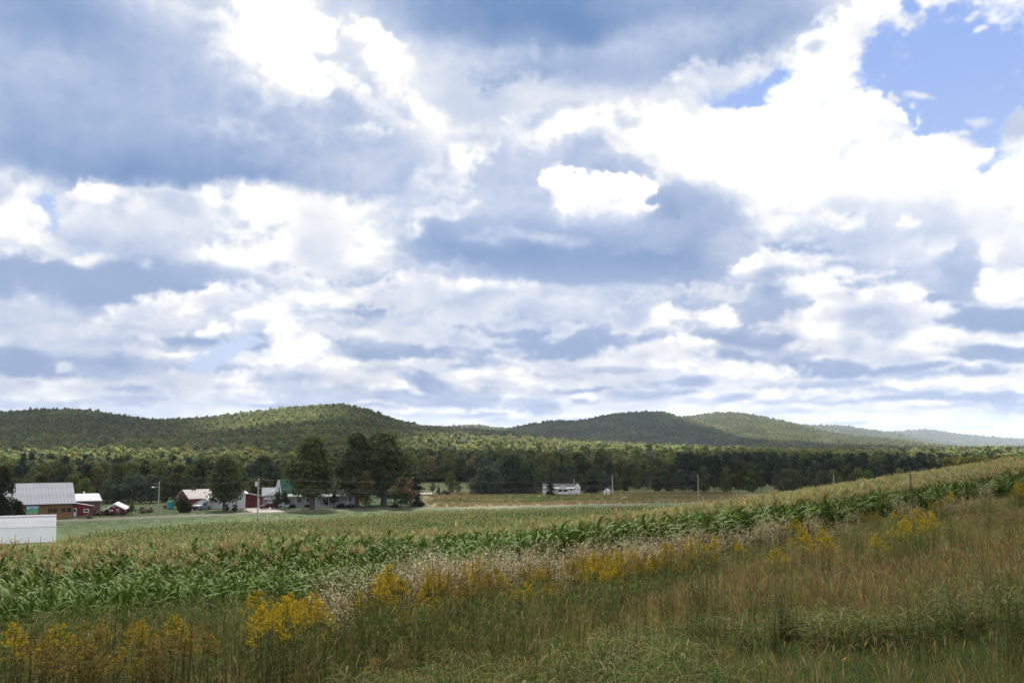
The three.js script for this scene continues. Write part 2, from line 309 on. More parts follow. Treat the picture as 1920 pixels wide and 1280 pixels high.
// raw triangles with colours
class Tris {
  constructor() { this.p = []; this.c = []; }
  tri(a, b, c, k, k2 = k, k3 = k) { this.p.push(a.x, a.y, a.z, b.x, b.y, b.z, c.x, c.y, c.z); this.c.push(...k, ...k2, ...k3); return this; }
  quad(a, b, c, d, k, k2 = k) { this.tri(a, b, c, k, k, k2); return this.tri(a, c, d, k, k2, k2); }
  strip(pts, side, width, k0, k1 = k0) { const n = pts.length - 1; let l0, r0; pts.forEach((p, i) => { const t = i / n, w = width(t) / 2, l = p.clone().addScaledVector(side, -w), r = p.clone().addScaledVector(side, w); if (i) { const ka = k0.map((v, j) => lerp(v, k1[j], (i - 1) / n)), kb = k0.map((v, j) => lerp(v, k1[j], t)); if (w < 1e-4) this.tri(l0, r0, p, ka, ka, kb); else this.quad(l0, r0, r, l, ka, kb); } l0 = l; r0 = r; }); return this; }
  geo() { const g = new THREE.BufferGeometry(); g.setAttribute('position', new THREE.Float32BufferAttribute(this.p, 3)); g.setAttribute('color', new THREE.Float32BufferAttribute(this.c, 3)); g.computeVertexNormals(); return g; }
}
const leafMat = (rough = 0.75, through = 0.35, spec = 0.5) => new THREE.MeshPhysicalMaterial({ vertexColors: true, roughness: rough, side: THREE.DoubleSide, transmission: through, thickness: 0, specularIntensity: spec });
const LEAF = leafMat(1, 0.5, 0.1), GRASS = leafMat(0.9, 0.5, 0.08), CORN = leafMat(0.62, 0.25, 0.12), DULL = new THREE.MeshStandardMaterial({ vertexColors: true, roughness: 0.95, side: THREE.DoubleSide });

// ------------------------------------------------------------------ the lie of the land: x to the right, d ahead of the camera
const slope = (d) => d < 50 ? 0.0945 * d : 4.725 + 0.083 * (d - 50), across = (x) => x > 0 ? 0.148 * x - 0.25 * (1 - Math.exp(-x / 2.6)) : 0.052 * x;
function fieldY(x, d) {
  const xs = x > 70 ? 70 + (x - 70) * 0.4 : x, dd = Math.max(d, -40);
  let y = EYE - 1.7 - slope(dd) + across(xs);
  if (d > 170) y = lerp(y, Math.min(y, -9), step(178, 300, d));
  const k = 1.6; return Math.log(Math.exp(clamp(y / k, -30, 30)) + 1) * k;
}
// ridges: distance, width of the slope in front, width behind, skyline as (bearing, angle up) pairs in hundredths of a radian
const sky = (py) => (840 - py) / FOCAL * 1.011, bear = (px) => (px - 960) / FOCAL * 0.9945;
const ridge = (name, d, front, back, trees, pts) => ({ name, d, front, back, trees, u: pts.map((p) => bear(p[0])), v: pts.map((p) => sky(p[1])) });
const RIDGES = [
  ridge('left', 2150, 1450, 900, 11, [[-200, 790], [-60, 782], [0, 776], [100, 771], [160, 773], [210, 780], [280, 789], [350, 788], [420, 782], [500, 772], [580, 765], [640, 762], [690, 772], [740, 790], [800, 802], [850, 806], [960, 813], [1050, 822], [1200, 840], [1300, 850], [1500, 870]]),
  ridge('plain', 1250, 700, 900, 10, [[-100, 838], [300, 826], [600, 816], [800, 815], [900, 819], [1000, 824], [1100, 829], [1200, 834], [1300, 840], [1420, 846], [1600, 856], [1900, 870]]),
  ridge('notch', 5600, 1500, 1500, 11, [[700, 845], [780, 808], [840, 803], [890, 801], [940, 806], [1010, 808], [1100, 845]]),
  ridge('middle', 3700, 1300, 900, 11, [[840, 850], [900, 822], [960, 806], [1000, 797], [1050, 793], [1090, 792], [1140, 781], [1190, 777], [1240, 776], [1270, 783], [1320, 799], [1400, 822], [1500, 842], [1600, 850]]),
  ridge('knoll', 2900, 500, 600, 11, [[1190, 846], [1260, 838], [1330, 830], [1390, 829], [1440, 834], [1500, 843], [1560, 850]]),
  ridge('right', 4900, 2100, 1200, 12, [[1180, 830], [1240, 792], [1290, 784], [1330, 779], [1370, 777], [1410, 781], [1450, 789], [1500, 799], [1540, 810], [1600, 820], [1680, 826], [1750, 836], [1850, 846], [2000, 850]]),
  ridge('beyond', 7800, 2200, 1500, 12, [[1420, 830], [1480, 803], [1540, 802], [1580, 803], [1640, 811], [1700, 820], [1780, 836], [1900, 846]]),
  ridge('shoulder', 10500, 2600, 2000, 12, [[1560, 840], [1640, 819], [1700, 812], [1740, 810], [1780, 815], [1850, 823], [1930, 829], [2100, 836]]),
  ridge('far', 17000, 3000, 2500, 0, [[1380, 812], [1430, 802], [1480, 798], [1520, 800], [1570, 807], [1620, 804], [1650, 806], [1700, 818], [1780, 830], [1830, 823], [1880, 820], [1930, 823], [2100, 832]]),
];
function profile(R, u) { const U = R.u, n = U.length; if (u <= U[0]) return R.v[0] - (U[0] - u) * 0.15; if (u >= U[n - 1]) return R.v[n - 1] - (u - U[n - 1]) * 0.15; let i = 1; while (U[i] < u) i++; const t = (u - U[i - 1]) / (U[i] - U[i - 1]), f = (k) => R.v[clamp(k, 0, n - 1)]; const a = f(i - 2), b = f(i - 1), c = f(i), e = f(i + 1); return b + 0.5 * t * (c - a + t * (2 * a - 5 * b + 4 * c - e + t * (3 * (b - c) + e - a))); }
let lastRidge = null;
function hillY(x, d) {
  lastRidge = null; if (d < 430) return 0;
  const u = x / d; let best = 0;
  for (const R of RIDGES) {
    if (d < R.d - R.front || d > R.d + R.back) continue;
    const rough = 1 + 0.16 * (fb(x / 420 + R.d, d / 420, 3) - 0.5), top = EYE + profile(R, u) * R.d - R.trees; if (top < 2) continue;
    const t = d < R.d ? 1 - (R.d - d) / R.front : 1 - (d - R.d) / R.back, s = d < R.d ? 0.6 * t * t * (3 - 2 * t) + 0.4 * Math.pow(t, 1.3) : t * t * (3 - 2 * t);
    const y = top * s * lerp(rough, 1, Math.max(0, s * 2 - 1) ** 2); if (y > best) { best = y; lastRidge = R; }
  }
  return best * step(430, 620, d);
}
const groundY = (x, d) => fieldY(x, d) + hillY(x, d);
// where a sight line of the survey meets the land, or a height above it
function bearing(px, d, y = 0) { return (px - 960) / FOCAL * (d * Math.cos(PITCH) + (y - EYE) * Math.sin(PITCH)); }
function site(px, py) { const a = (640 - py) / FOCAL, t = Math.tan(PITCH + Math.atan(a)); const d = -EYE / t, x = bearing(px, d), s = (d * Math.cos(PITCH) - EYE * Math.sin(PITCH)) / FOCAL; return { x, d, s, yaw: Math.atan2(-x, d), p: [x, 0, -d] }; }   // on the flat valley floor
const onField = (px, d) => { let x = bearing(px, d); for (let i = 0; i < 3; i++) x = bearing(px, d, fieldY(x, d)); return [x, fieldY(x, d), -d]; };
const cornEdge = (x) => x < -9 ? 20 + (x + 9) * 0.4 : x < 0.7 ? lerp(20, 31.5, (x + 9) / 9.7) : x < 19 ? lerp(31.5, 48, (x - 0.7) / 18.3) : 48 + (x - 19) * 0.78;
const FAR = [[-0.7, 138], [-0.458, 140], [-0.452, 150], [-0.4, 168], [-0.3, 184], [-0.2, 196], [-0.1, 216], [0, 229], [0.13, 236], [0.2, 217], [0.3, 206], [0.7, 205]];
const cornFar = (x, d) => { const u = x / d; let i = 1; while (i < FAR.length - 1 && u > FAR[i][0]) i++; const [a, b] = [FAR[i - 1], FAR[i]]; return lerp(a[1], b[1], clamp((u - a[0]) / (b[0] - a[0]), 0, 1)); };
const roadD = (x) => x < -78 ? 227 + (x + 78) * 0.75 : x < -53 ? lerp(227, 247, (x + 78) / 25) : x < 0 ? lerp(247, 267.5, (x + 53) / 53) : 267.5 + x * 0.31;
{
  const us = [], ds = [];
  for (let a = -180; a < -40; a += 7) us.push(a); for (let a = -40; a <= 40.01; a += 0.25) us.push(a); for (let a = 47; a <= 180; a += 7) us.push(a); us.push(180);
  for (let r = 0.6; r < 19500; r *= r < 10 ? 1.12 : r < 600 ? 1.035 : 1.028) ds.push(r);
  const near = { p: [], c: [], uv: [] }, far = { p: [], c: [], uv: [] }, wide = (a) => Math.abs(a) > 41;
  const P = us.map((a) => ds.map((r) => { const t = a * Math.PI / 180, x = Math.sin(t) * r, d = Math.cos(t) * r; const h = d > 0 && !wide(a) ? hillY(x, d) : 0; return [x, fieldY(x, d) + h - (r > 600 && wide(a) ? 0 : 0), -d, a, r]; }));
  const tint = ([x, y, z, a, r]) => {
    const d = -z, n = fb(x / 9, d / 9, 4), e = cornEdge(x) - d, rd = roadD(x) - d;
    if (r > 455) return [0.035 + 0.02 * n, 0.045 + 0.02 * n, 0.018];
    if (d > 0 && e < 0 && d < cornFar(x, d)) return [0.09, 0.075, 0.04];                                            // soil under the corn
    if (d > 150 && d < 460) {
      const lawn = [0.045 + 0.025 * n, 0.075 + 0.03 * n, 0.016], rough = [0.15 + 0.09 * n, 0.145 + 0.05 * n, 0.055], hay = [0.25 + 0.08 * n, 0.2 + 0.06 * n, 0.1];
      if (rd > 0) return Math.abs(rd) < 9 ? [0.07, 0.1, 0.028] : lawn;                                             // this side of the road: mown verge and green strip
      const u = x / d; if (u > -0.1) { const b = fb(x / 26 + 40, d / 7, 3); return d > 355 ? [0.16, 0.165, 0.045] : b > 0.55 ? hay : b > 0.42 ? rough : lawn; }
      return lawn;
    }
    return [0.06 + 0.05 * n, 0.06 + 0.03 * n, 0.025];
  };
  for (let i = 0; i < us.length - 1; i++) for (let j = 0; j < ds.length - 1; j++) {
    const a = P[i][j], b = P[i + 1][j], c = P[i + 1][j + 1], e = P[i][j + 1], T = ds[j] < 455 ? near : far;
    for (const v of [a, b, c, a, c, e]) { T.p.push(v[0], v[1], v[2]); T.c.push(...tint(v)); T.uv.push(v[0] / 6, v[2] / 6); }
  }
  const build = (T) => { const g = new THREE.BufferGeometry(); g.setAttribute('position', new THREE.Float32BufferAttribute(T.p, 3)); g.setAttribute('color', new THREE.Float32BufferAttribute(T.c, 3)); g.setAttribute('uv', new THREE.Float32BufferAttribute(T.uv, 2)); g.computeVertexNormals(); return g; };
  const tex = mottle(11, 256, [0.9, 0.9, 0.9], 0.9);
  solo('ground', build(near), new THREE.MeshStandardMaterial({ vertexColors: true, roughness: 1, map: tex, bumpMap: tex, bumpScale: 0.05, side: THREE.DoubleSide }), 'grassy valley floor and meadow slope under the fields', 'ground', null, 'structure');
  solo('hills', build(far), new THREE.MeshStandardMaterial({ vertexColors: true, roughness: 1, side: THREE.DoubleSide }), 'wooded hills closing the valley in several ridges', 'hills', null, 'structure');
}
// the country road, the drive and the lane beyond
function ribbon(pts, w, y, name, label, mat) {
  const T = new Tris(), r = rng(5), k = [1, 1, 1]; let p0, p1, uv = [];
  const c = new THREE.CatmullRomCurve3(pts.map(([x, d]) => V(x, 0, -d))), n = pts.length * 14;
  for (let i = 0; i <= n; i++) { const p = c.getPoint(i / n), t = c.getTangent(i / n), s = V(-t.z, 0, t.x).normalize(), hw = w / 2 * (1 + 0.06 * (r() - 0.5)), a = p.clone().addScaledVector(s, -hw), b = p.clone().addScaledVector(s, hw); a.y = groundY(a.x, -a.z) + y; b.y = groundY(b.x, -b.z) + y; if (p0) T.quad(p0, p1, b, a, k); p0 = a; p1 = b; }
  const g = T.geo(), q = g.attributes.position; for (let i = 0; i < q.count; i++) uv.push(q.getX(i) / 5, q.getZ(i) / 5); g.setAttribute('uv', new THREE.Float32BufferAttribute(uv, 2)); g.deleteAttribute('color');
  return solo(name, g, mat, label, name, null, 'structure');
}
const GRAVEL = textured(mottle(21, 256, [0.17, 0.15, 0.12], 0.5), 1, 1, { specularIntensity: 0.2 });
const lineOf = (pxs) => pxs.map(([px, py]) => { const s = site(px, py); return [s.x, s.d]; });
ribbon(lineOf([[-260, 991], [-80, 983.5], [100, 977], [320, 968], [560, 958.5], [790, 952], [1000, 948], [1160, 944.8], [1235, 943]]), 5.4, 0.05, 'road', 'pale gravel country road running past the farms', GRAVEL);
ribbon(lineOf([[505, 960.5], [485, 955], [473, 951.5], [462, 948.5]]), 7.5, 0.075, 'driveway', 'grey gravel drive from the road to the red garage', textured(mottle(22, 256, [0.36, 0.32, 0.3], 0.5), 1, 0.95));
ribbon(lineOf([[340, 960], [380, 957.5], [420, 956], [462, 954.5]]), 3.2, 0.06, 'farm_track', 'pale gravel track in front of the white barn', GRAVEL);
ribbon(lineOf([[786, 925], [815, 926], [840, 928]]), 7, 0.09, 'lane', 'pale lane crossing the meadow beyond the dark spruce', textured(mottle(23, 128, [0.55, 0.55, 0.55], 0.3), 1, 0.9));

// ------------------------------------------------------------------ trees
const BARK = textured(mottle(31, 128, [0.11, 0.09, 0.075], 0.9, 0.25), 1, 0.95);
const GREEN = [[0.089, 0.121, 0.032], [0.113, 0.145, 0.039], [0.072, 0.106, 0.032], [0.137, 0.153, 0.041]], DARK = [[0.066, 0.088, 0.03], [0.085, 0.108, 0.036], [0.055, 0.074, 0.027]];
const ORANGE = [[0.11, 0.1, 0.03], [0.192, 0.102, 0.030], [0.156, 0.114, 0.031], [0.240, 0.102, 0.034], [0.090, 0.102, 0.030]], SILVER = [[0.075, 0.1, 0.06], [0.095, 0.12, 0.075], [0.06, 0.085, 0.05]], NEEDLE = [[0.036, 0.054, 0.028], [0.046, 0.068, 0.034], [0.028, 0.043, 0.024]];
function limb(T, a, b, ra, rb, k, n = 6) { const d = b.clone().sub(a).normalize(), u = Math.abs(d.y) > 0.9 ? V(1, 0, 0) : V(0, 1, 0), s = u.clone().cross(d).normalize(), w = d.clone().cross(s); const ring = (c, r) => Array.from({ length: n }, (_, i) => c.clone().addScaledVector(s, Math.cos(i / n * 6.283) * r).addScaledVector(w, Math.sin(i / n * 6.283) * r)); const A = ring(a, ra), B = ring(b, rb); for (let i = 0; i < n; i++) { const j = (i + 1) % n; T.quad(A[i], A[j], B[j], B[i], k); } }
// leafy tree: a few dozen boughs, each a loose ball of leaf sprays, with gaps between
function leafy(seed, { h, w, base, boughs, sprays, size, cols, trunkR = h * 0.02, stems = 1, top = 0.75, flat = 0.8, warm = null, ragged = 0.25 }) {
  const r = rng(seed), T = new Tris(), W = new Tris(), k = [0.1, 0.085, 0.07], B = [];
  const cy = base + (h - base) * 0.5, ry = (h - base) * 0.5;
  for (let i = 0; i < boughs; i++) {
    const a = r() * 6.283, t = i / boughs, yy = base + (h - base) * (0.06 + 0.9 * ((t + r() * 0.4) % 1)), e = (yy - cy) / ry, prof = Math.sqrt(Math.max(0.05, 1 - Math.abs(e) ** (e > 0 ? 1.7 : 3))) * (e > 0 ? lerp(1, top, e) : 1), rad = w / 2 * prof * (0.35 + 0.65 * Math.sqrt(r())) * (1 - ragged * r() * 0.6);
    const br = (0.16 + 0.13 * r()) * Math.min(w, h - base) * lerp(1, 0.75, Math.max(0, e));
    B.push({ c: V(Math.cos(a) * Math.max(0, rad - br * 0.55), yy - br * 0.2, Math.sin(a) * Math.max(0, rad - br * 0.55)), r: br, tint: 0.78 + 0.44 * r(), mix: r() });
  }
  for (let s = 0; s < stems; s++) { const o = V((s - (stems - 1) / 2) * trunkR * 3, 0, (r() - 0.5) * trunkR * 2), m = V(o.x * 1.4, base + (h - base) * 0.3, o.z); limb(W, o.clone().setY(-0.3), m, trunkR * 1.25, trunkR * 0.7, k, 8); limb(W, m, V(m.x * 1.5, base + (h - base) * 0.75, m.z), trunkR * 0.7, trunkR * 0.2, k); }
  for (const b of B) if (r() < 0.7) limb(W, V(0, Math.max(base * 0.7, b.c.y - b.r * 2.2 - 0.15 * h * r()), 0), b.c, trunkR * 0.32, trunkR * 0.06, k, 4);
  const total = B.reduce((s, b) => s + b.r * b.r, 0);
  for (const b of B) {
    const n = Math.max(6, Math.round(sprays * b.r * b.r / total));
    for (let i = 0; i < n; i++) {
      const z = r() * 1.7 - 0.7, a = r() * 6.283, q = Math.sqrt(Math.max(0, 1 - z * z)), dir = V(Math.cos(a) * q, z, Math.sin(a) * q), rad = b.r * (0.55 + 0.5 * Math.sqrt(r())) * (1 + ragged * (r() - 0.5));
      const c = b.c.clone().add(V(dir.x * rad, dir.y * rad * flat, dir.z * rad)), nrm = dir.clone().multiplyScalar(0.8).add(V(r() - 0.5, r() * 0.7, r() - 0.5).multiplyScalar(1.1)).normalize();
      const s = V(r() - 0.5, r() - 0.5, r() - 0.5).cross(nrm).normalize(), t2 = nrm.clone().cross(s), L = size * (0.6 + 0.8 * r()), col = (warm && (b.mix < warm.share || r() < warm.share * 0.3) ? warm.cols : cols)[(r() * cols.length) | 0] ?? cols[0], g = b.tint * (0.75 + 0.5 * r()), kk = col.map((v) => v * g);
      const p = (u, v) => c.clone().addScaledVector(s, u * L).addScaledVector(t2, v * L);
      T.tri(p(-0.55, -0.3), p(0.5, -0.42), p(0.62 * (r() - 0.3), 0.6), kk); T.tri(p(0.5, 0.1), p(-0.1, 0.62), p(-0.62, 0.06), kk);
    }
  }
  return { crown: T.geo(), trunk: W.geo() };
}
// spruce or fir: drooping boughs in whorls
function spruce(seed, { h, w, whorls, per, cols, low = 0.04 }) {
  const r = rng(seed), T = new Tris(), W = new Tris(); limb(W, V(0, -0.3, 0), V(0, h * 0.97, 0), h * 0.016, h * 0.003, [0.09, 0.07, 0.06]);
  for (let i = 0; i < whorls; i++) {
    const t = i / (whorls - 1), y = h * lerp(low, 0.97, t), L0 = w / 2 * Math.pow(1 - t, 0.85) + 0.12, n = Math.max(3, Math.round(per * (0.4 + 0.6 * (1 - t))));
    for (let j = 0; j < n; j++) {
      const a = r() * 6.283, L = L0 * (0.65 + 0.5 * r()), d = V(Math.cos(a), 0, Math.sin(a)), side = V(-d.z, 0.15 * (r() - 0.5), d.x).normalize(), yy = y + (r() - 0.5) * h / whorls, droop = L * (0.22 + 0.22 * r()), g = 0.7 + 0.6 * r(), k = cols[(r() * cols.length) | 0].map((v) => v * g);
      const pts = [0, 0.35, 0.72, 1].map((q) => V(d.x * L * q, yy - droop * q * q + (q > 0.9 ? droop * 0.25 : 0), d.z * L * q));
      T.strip(pts, side, (q) => L * 0.42 * (1 - q) ** 0.6 * (q < 0.1 ? 0.5 : 1), k); if (L > 0.7) T.strip(pts, V(0, 1, 0), (q) => L * 0.2 * (1 - q) ** 0.6, k.map((v) => v * 0.85));
    }
  }
  return { crown: T.geo(), trunk: W.geo() };
}
function plantTree(kind, P, name, label, at, turn, scale, group, barkless) { const t = thing(name, label, 'tree', at, turn, group); t.scale.set(...scale); part('trunk', P.trunk, DULL, t); part('crown', P.crown, LEAF, t); return t; }
// prototypes of each size of detail
const D = { wood: [], mid: [], far: [], spruce: [], pine: [], farpine: [], birch: [] };
for (let i = 0; i < 4; i++) D.wood.push(leafy(100 + i, { h: 12, w: 8 + i * 0.8, base: 1.0, boughs: 26, sprays: 1150, size: 0.62, cols: [[1, 1, 1]], top: 0.6 + 0.1 * i, ragged: 0.4 }));
for (let i = 0; i < 3; i++) D.mid.push(leafy(120 + i, { h: 12, w: 9.5, base: 2, boughs: 13, sprays: 260, size: 1.25, cols: [[1, 1, 1]], top: 0.7 }).crown);
for (let i = 0; i < 3; i++) D.far.push(leafy(130 + i, { h: 12, w: 11, base: 3, boughs: 7, sprays: 80, size: 2.5, cols: [[1, 1, 1]], top: 0.8 }).crown);
for (let i = 0; i < 3; i++) D.spruce.push(spruce(140 + i, { h: 12, w: 5.6 + i * 0.5, whorls: 24, per: 11, cols: NEEDLE }));
for (let i = 0; i < 3; i++) D.pine.push(leafy(150 + i, { h: 14, w: 6.6, base: 1.5, boughs: 34, sprays: 1050, size: 0.66, cols: NEEDLE, flat: 0.42, top: 0.35, ragged: 0.5 }));
for (let i = 0; i < 2; i++) D.farpine.push(spruce(160 + i, { h: 13, w: 6, whorls: 8, per: 6, cols: [[1, 1, 1]] }).crown);
for (let i = 0; i < 2; i++) D.birch.push(leafy(170 + i, { h: 12, w: 5, base: 2.5, boughs: 18, sprays: 520, size: 0.5, cols: [[1, 1, 1]], top: 0.5, ragged: 0.6, trunkR: 0.13 }));
// a leafy tree of one hue: the white prototype tinted once per hue
const tinted = new Map();
function hued(P, key, col) { const id = P.crown.uuid + key; if (!tinted.has(id)) { const g = P.crown.clone(), c = g.attributes.color, r = rng(key.length * 77 + 5); for (let i = 0; i < c.count; i += 6) { const q = col[(r() * col.length) | 0]; for (let j = i; j < i + 6; j++) c.setXYZ(j, c.getX(j) * q[0], c.getY(j) * q[1], c.getZ(j) * q[2]); } tinted.set(id, { crown: g, trunk: P.trunk }); } return tinted.get(id); }

// woods on the hills: crowns as instances, nearest ones of finer make; nothing behind a crest
{
  const r = rng(9001), lists = {}, put = (reg, proto, a) => { ((lists[reg] ??= {})[proto] ??= []).push(a); };
  const BINS = 640, top = new Float32Array(BINS).fill(-9), A0 = -0.56, A1 = 0.56;
  for (let d = 428; d < 12500;) {
    const sp = 0.85 * (d < 900 ? 5.2 : d < 2400 ? 5.2 + (d - 900) * 0.0019 : d < 5600 ? 8 + (d - 2400) * 0.0016 : 13 + (d - 5600) * 0.0022), next = new Float32Array(BINS).fill(-9);
    for (let a = A0; a < A1; a += sp / d) {
      const aa = a + (r() - 0.5) * sp / d * 0.9, dd = d + (r() - 0.5) * sp * 0.9, x = Math.tan(aa) * dd; if (Math.abs(aa) > 0.55) continue;
      if (dd < 470 && Math.abs(x + 18) < 24 && dd < 462) continue;
      const y = groundY(x, dd), R = lastRidge, b = clamp(((aa - A0) / (A1 - A0) * BINS) | 0, 0, BINS - 1), v = (y - EYE) / dd; next[b] = Math.max(next[b], v);
      if ((y + 16 - EYE) / dd < top[b]) continue;
      const px = 960 + FOCAL * x / dd / 0.9945, mass = fb(x / 60 + 7, dd / 60, 3), con = r() < (px > 1270 && dd < 520 ? 0.82 : mass > 0.58 ? 0.45 : 0.13), s = (0.6 + 0.5 * r() + 0.45 * r() ** 3) * (dd < 800 ? 0.86 : lerp(0.86, sp / 5.6, Math.min(1, (dd - 800) / 500) * 0.75)) * (dd < 560 ? 0.93 : dd < 900 ? 1 : 0.86);
      const hue = r(), S0 = con && dd < 900 ? Math.min(s, 0.86) : s, n = (0.86 + 0.28 * r()) * (0.6 + 0.8 * fb(x / 90 + 3, dd / 140 + 8, 3)); let c;
      const spread = fb(x / 140 + 90, dd / 140, 2);
      if (con) c = [0.05, 0.078, 0.045]; else if (hue < 0.04 + 0.3 * Math.max(0, spread - 0.44)) c = [0.22, 0.2, 0.055]; else if (hue < 0.09) c = [0.15, 0.125, 0.05]; else if (hue < 0.5) c = [0.15, 0.16, 0.05]; else if (hue < 0.6) c = [0.12, 0.15, 0.08]; else c = [0.115, 0.145, 0.045];
      const reg = R ? R.name : 'valley';
      put(reg, con ? (dd < 900 ? 'pine' + ((r() * 3) | 0) : 'farpine' + ((r() * 2) | 0)) : dd < 1100 ? 'mid' + ((r() * 3) | 0) : 'far' + ((r() * 3) | 0), [x, y - 0.5, -dd, r() * 6.283, S0 * (con ? 0.9 : 1), S0 * (0.85 + 0.35 * r()) * (con ? (dd > 900 ? 1.0 + 0.8 * r() * r() : 1.05) : 1), c[0] * n * (con && dd < 900 ? 42 : 1), c[1] * n * (con && dd < 900 ? 26 : 1), c[2] * n * (con && dd < 900 ? 42 : 1)]);
    }
    for (let b = 0; b < BINS; b++) top[b] = Math.max(top[b], next[b]);
    d += sp * 0.87;
  }
  const say = { valley: 'mixed autumn woodland on the valley floor behind the farms', left: 'wooded slope of the nearest hill on the left', plain: 'rolling yellow green woodland between the valley and the hills', middle: 'shaded woods on the round hill in the middle of the ridge', knoll: 'dark wooded knoll at the foot of the sunlit hill', right: 'sunlit woods on the broad hill right of the middle', notch: 'far woods on the low hill in the gap', beyond: 'bluish woods on the flat topped hill beyond the sunlit one', shoulder: 'hazy woods on the distant long shoulder at right' };
  let total = 0;
  for (const [reg, byProto] of Object.entries(lists)) {
    const g = stuffGroup(reg === 'valley' ? 'valley_woodland' : 'hillside_woodland', say[reg] ?? 'distant woods', 'woodland');
    for (const [k, l] of Object.entries(byProto)) { const kind = k.slice(0, -1), i = +k.slice(-1), P = D[kind][i], geo = P.crown ?? P; if (kind === 'pine') l.forEach((a) => { a[6] = a[7] = a[8] = clamp(a[7] * 0.8, 0.7, 1.3); }); instanced(kind.includes('pine') ? 'conifer_crowns' : 'leafy_crowns', geo, LEAF, l, g); total += l.length; }
  }
  console.log('forest', total);
}
// unseen cloud bank added above the frame; gaps and puff sizes shape the shade
{
  const r = rng(33), H = 6200, dx = sunDir.x / sunDir.y * H, dz = sunDir.z / sunDir.y * H, list = [];
  const px = (p) => bear(p), inBox = (u, d, u0, u1, d0, d1) => u > bear(u0) && u < bear(u1) && d > d0 && d < d1;
  const lit = (x, d) => {
    const u = x / d, n = fb(x / 300 + 3, d / 300, 2) - 0.5;
    if (inBox(u, d, 385 - 80 * n, 615 + 40 * n, 1380, 2350)) return true;
    if (d > 430 && d < 690 && u < bear(500)) return true;
    if (d > 720 + 300 * n && d < 1330 && inBox(u, d, 790, 1420, 0, 9999)) return true;
    if (d > 3350 && u > bear(1285)) return true;
    if (d > 420 && d < 1400 && u > bear(1730)) return true;
    return false;
  };
  const ico = new THREE.IcosahedronGeometry(1, 2), q = ico.attributes.position; for (let i = 0; i < q.count; i++) { const v = V().fromBufferAttribute(q, i), s = 0.75 + 0.5 * fb(v.x * 2 + 5, v.y * 2 + v.z * 1.7 + 9, 2); q.setXYZ(i, v.x * s, v.y * s * 0.6, v.z * s); } ico.computeVertexNormals();
  for (let d = -200; d < 5200; d += 60) for (let x = -3600; x < 3600; x += 60) { const X = x + (r() - 0.5) * 16, Dd = d + (r() - 0.5) * 16; if (Math.abs(X) > 900 + Math.max(0, Dd) * 0.62 || lit(X, Dd)) continue; const thick = Dd < 60 ? 28.4 : Dd < 225 ? 27.8 : Dd < 340 ? 30 : 37; list.push([X + dx, EYE + H + (r() - 0.5) * 60, -Dd + dz, r() * 6.28, thick * (0.9 + 0.2 * r()), 30, 1, 1, 1]); }
  const g = stuffGroup('cloud_bank_added', 'unseen cloud bank added to shade the valley, with gaps for sun patches', 'cloud');
  instanced('cloud_shade_puffs', ico, new THREE.MeshStandardMaterial({ color: rgb(0.9, 0.9, 0.9), roughness: 1 }), list, g); console.log('cloud', list.length);
}

// ------------------------------------------------------------------ buildings
const shapeOf = (pts) => { const s = new THREE.Shape(); pts.forEach(([x, y], i) => (i ? s.lineTo(x, y) : s.moveTo(x, y))); return s; };
function prismX(pts, x0, x1) { const g = new THREE.ExtrudeGeometry(shapeOf(pts), { depth: x1 - x0, bevelEnabled: false }); g.rotateY(-Math.PI / 2); g.scale(-1, 1, 1); g.index ? 0 : 0; const q = g.attributes.position; for (let i = 0; i < q.count; i += 3) { for (const n of ['position', 'normal', 'uv']) { const A = g.attributes[n], k = A.itemSize; for (let c = 0; c < k; c++) { const t = A.array[(i + 1) * k + c]; A.array[(i + 1) * k + c] = A.array[(i + 2) * k + c]; A.array[(i + 2) * k + c] = t; } } } g.translate(x0, 0, 0); g.computeVertexNormals(); return g; }   // profile (z, y) drawn out along x
function prismZ(pts, z0, z1) { const g = new THREE.ExtrudeGeometry(shapeOf(pts), { depth: z1 - z0, bevelEnabled: false }); g.translate(0, 0, z0); return g; }
const box = (x0, x1, y0, y1, z0, z1) => { const g = new THREE.BoxGeometry(x1 - x0, y1 - y0, z1 - z0).toNonIndexed(); g.translate((x0 + x1) / 2, (y0 + y1) / 2, (z0 + z1) / 2); return g; };
const slabPts = (a0, y0, a1, y1, t) => { const L = Math.hypot(a1 - a0, y1 - y0), nx = -(y1 - y0) / L * t, ny = (a1 - a0) / L * t, s = ny < 0 ? -1 : 1; const q = [[a0, y0], [a1, y1], [a1 + nx * s, y1 + ny * s], [a0 + nx * s, y0 + ny * s]]; let A = 0; q.forEach(([x, y], i) => { const [u, v] = q[(i + 1) % 4]; A += x * v - u * y; }); return A < 0 ? q.reverse() : q; };
const ccw = (q) => { let A = 0; q.forEach(([x, y], i) => { const [u, v] = q[(i + 1) % q.length]; A += x * v - u * y; }); return A < 0 ? q.slice().reverse() : q; };
function seams(x0, x1, every, a0, y0, a1, y1, lift, wd = 0.05, tall = 0.035) { const out = []; for (let x = x0 + every / 2; x < x1; x += every) out.push(prismX(slabPts(a0, y0 + lift, a1, y1 + lift, tall), x, x + wd)); return out; }
const MATTE = { specularIntensity: 0.25 };
const METAL = textured(mottle(41, 256, [0.42, 0.42, 0.44], 0.5, 6), 0.16, 0.85, MATTE), METAL_WHITE = textured(mottle(42, 256, [0.6, 0.6, 0.61], 0.25, 6), 0.16, 0.85, MATTE), TIN = textured(mottle(43, 256, [0.55, 0.54, 0.53], 0.3, 5), 0.16, 0.85, MATTE);
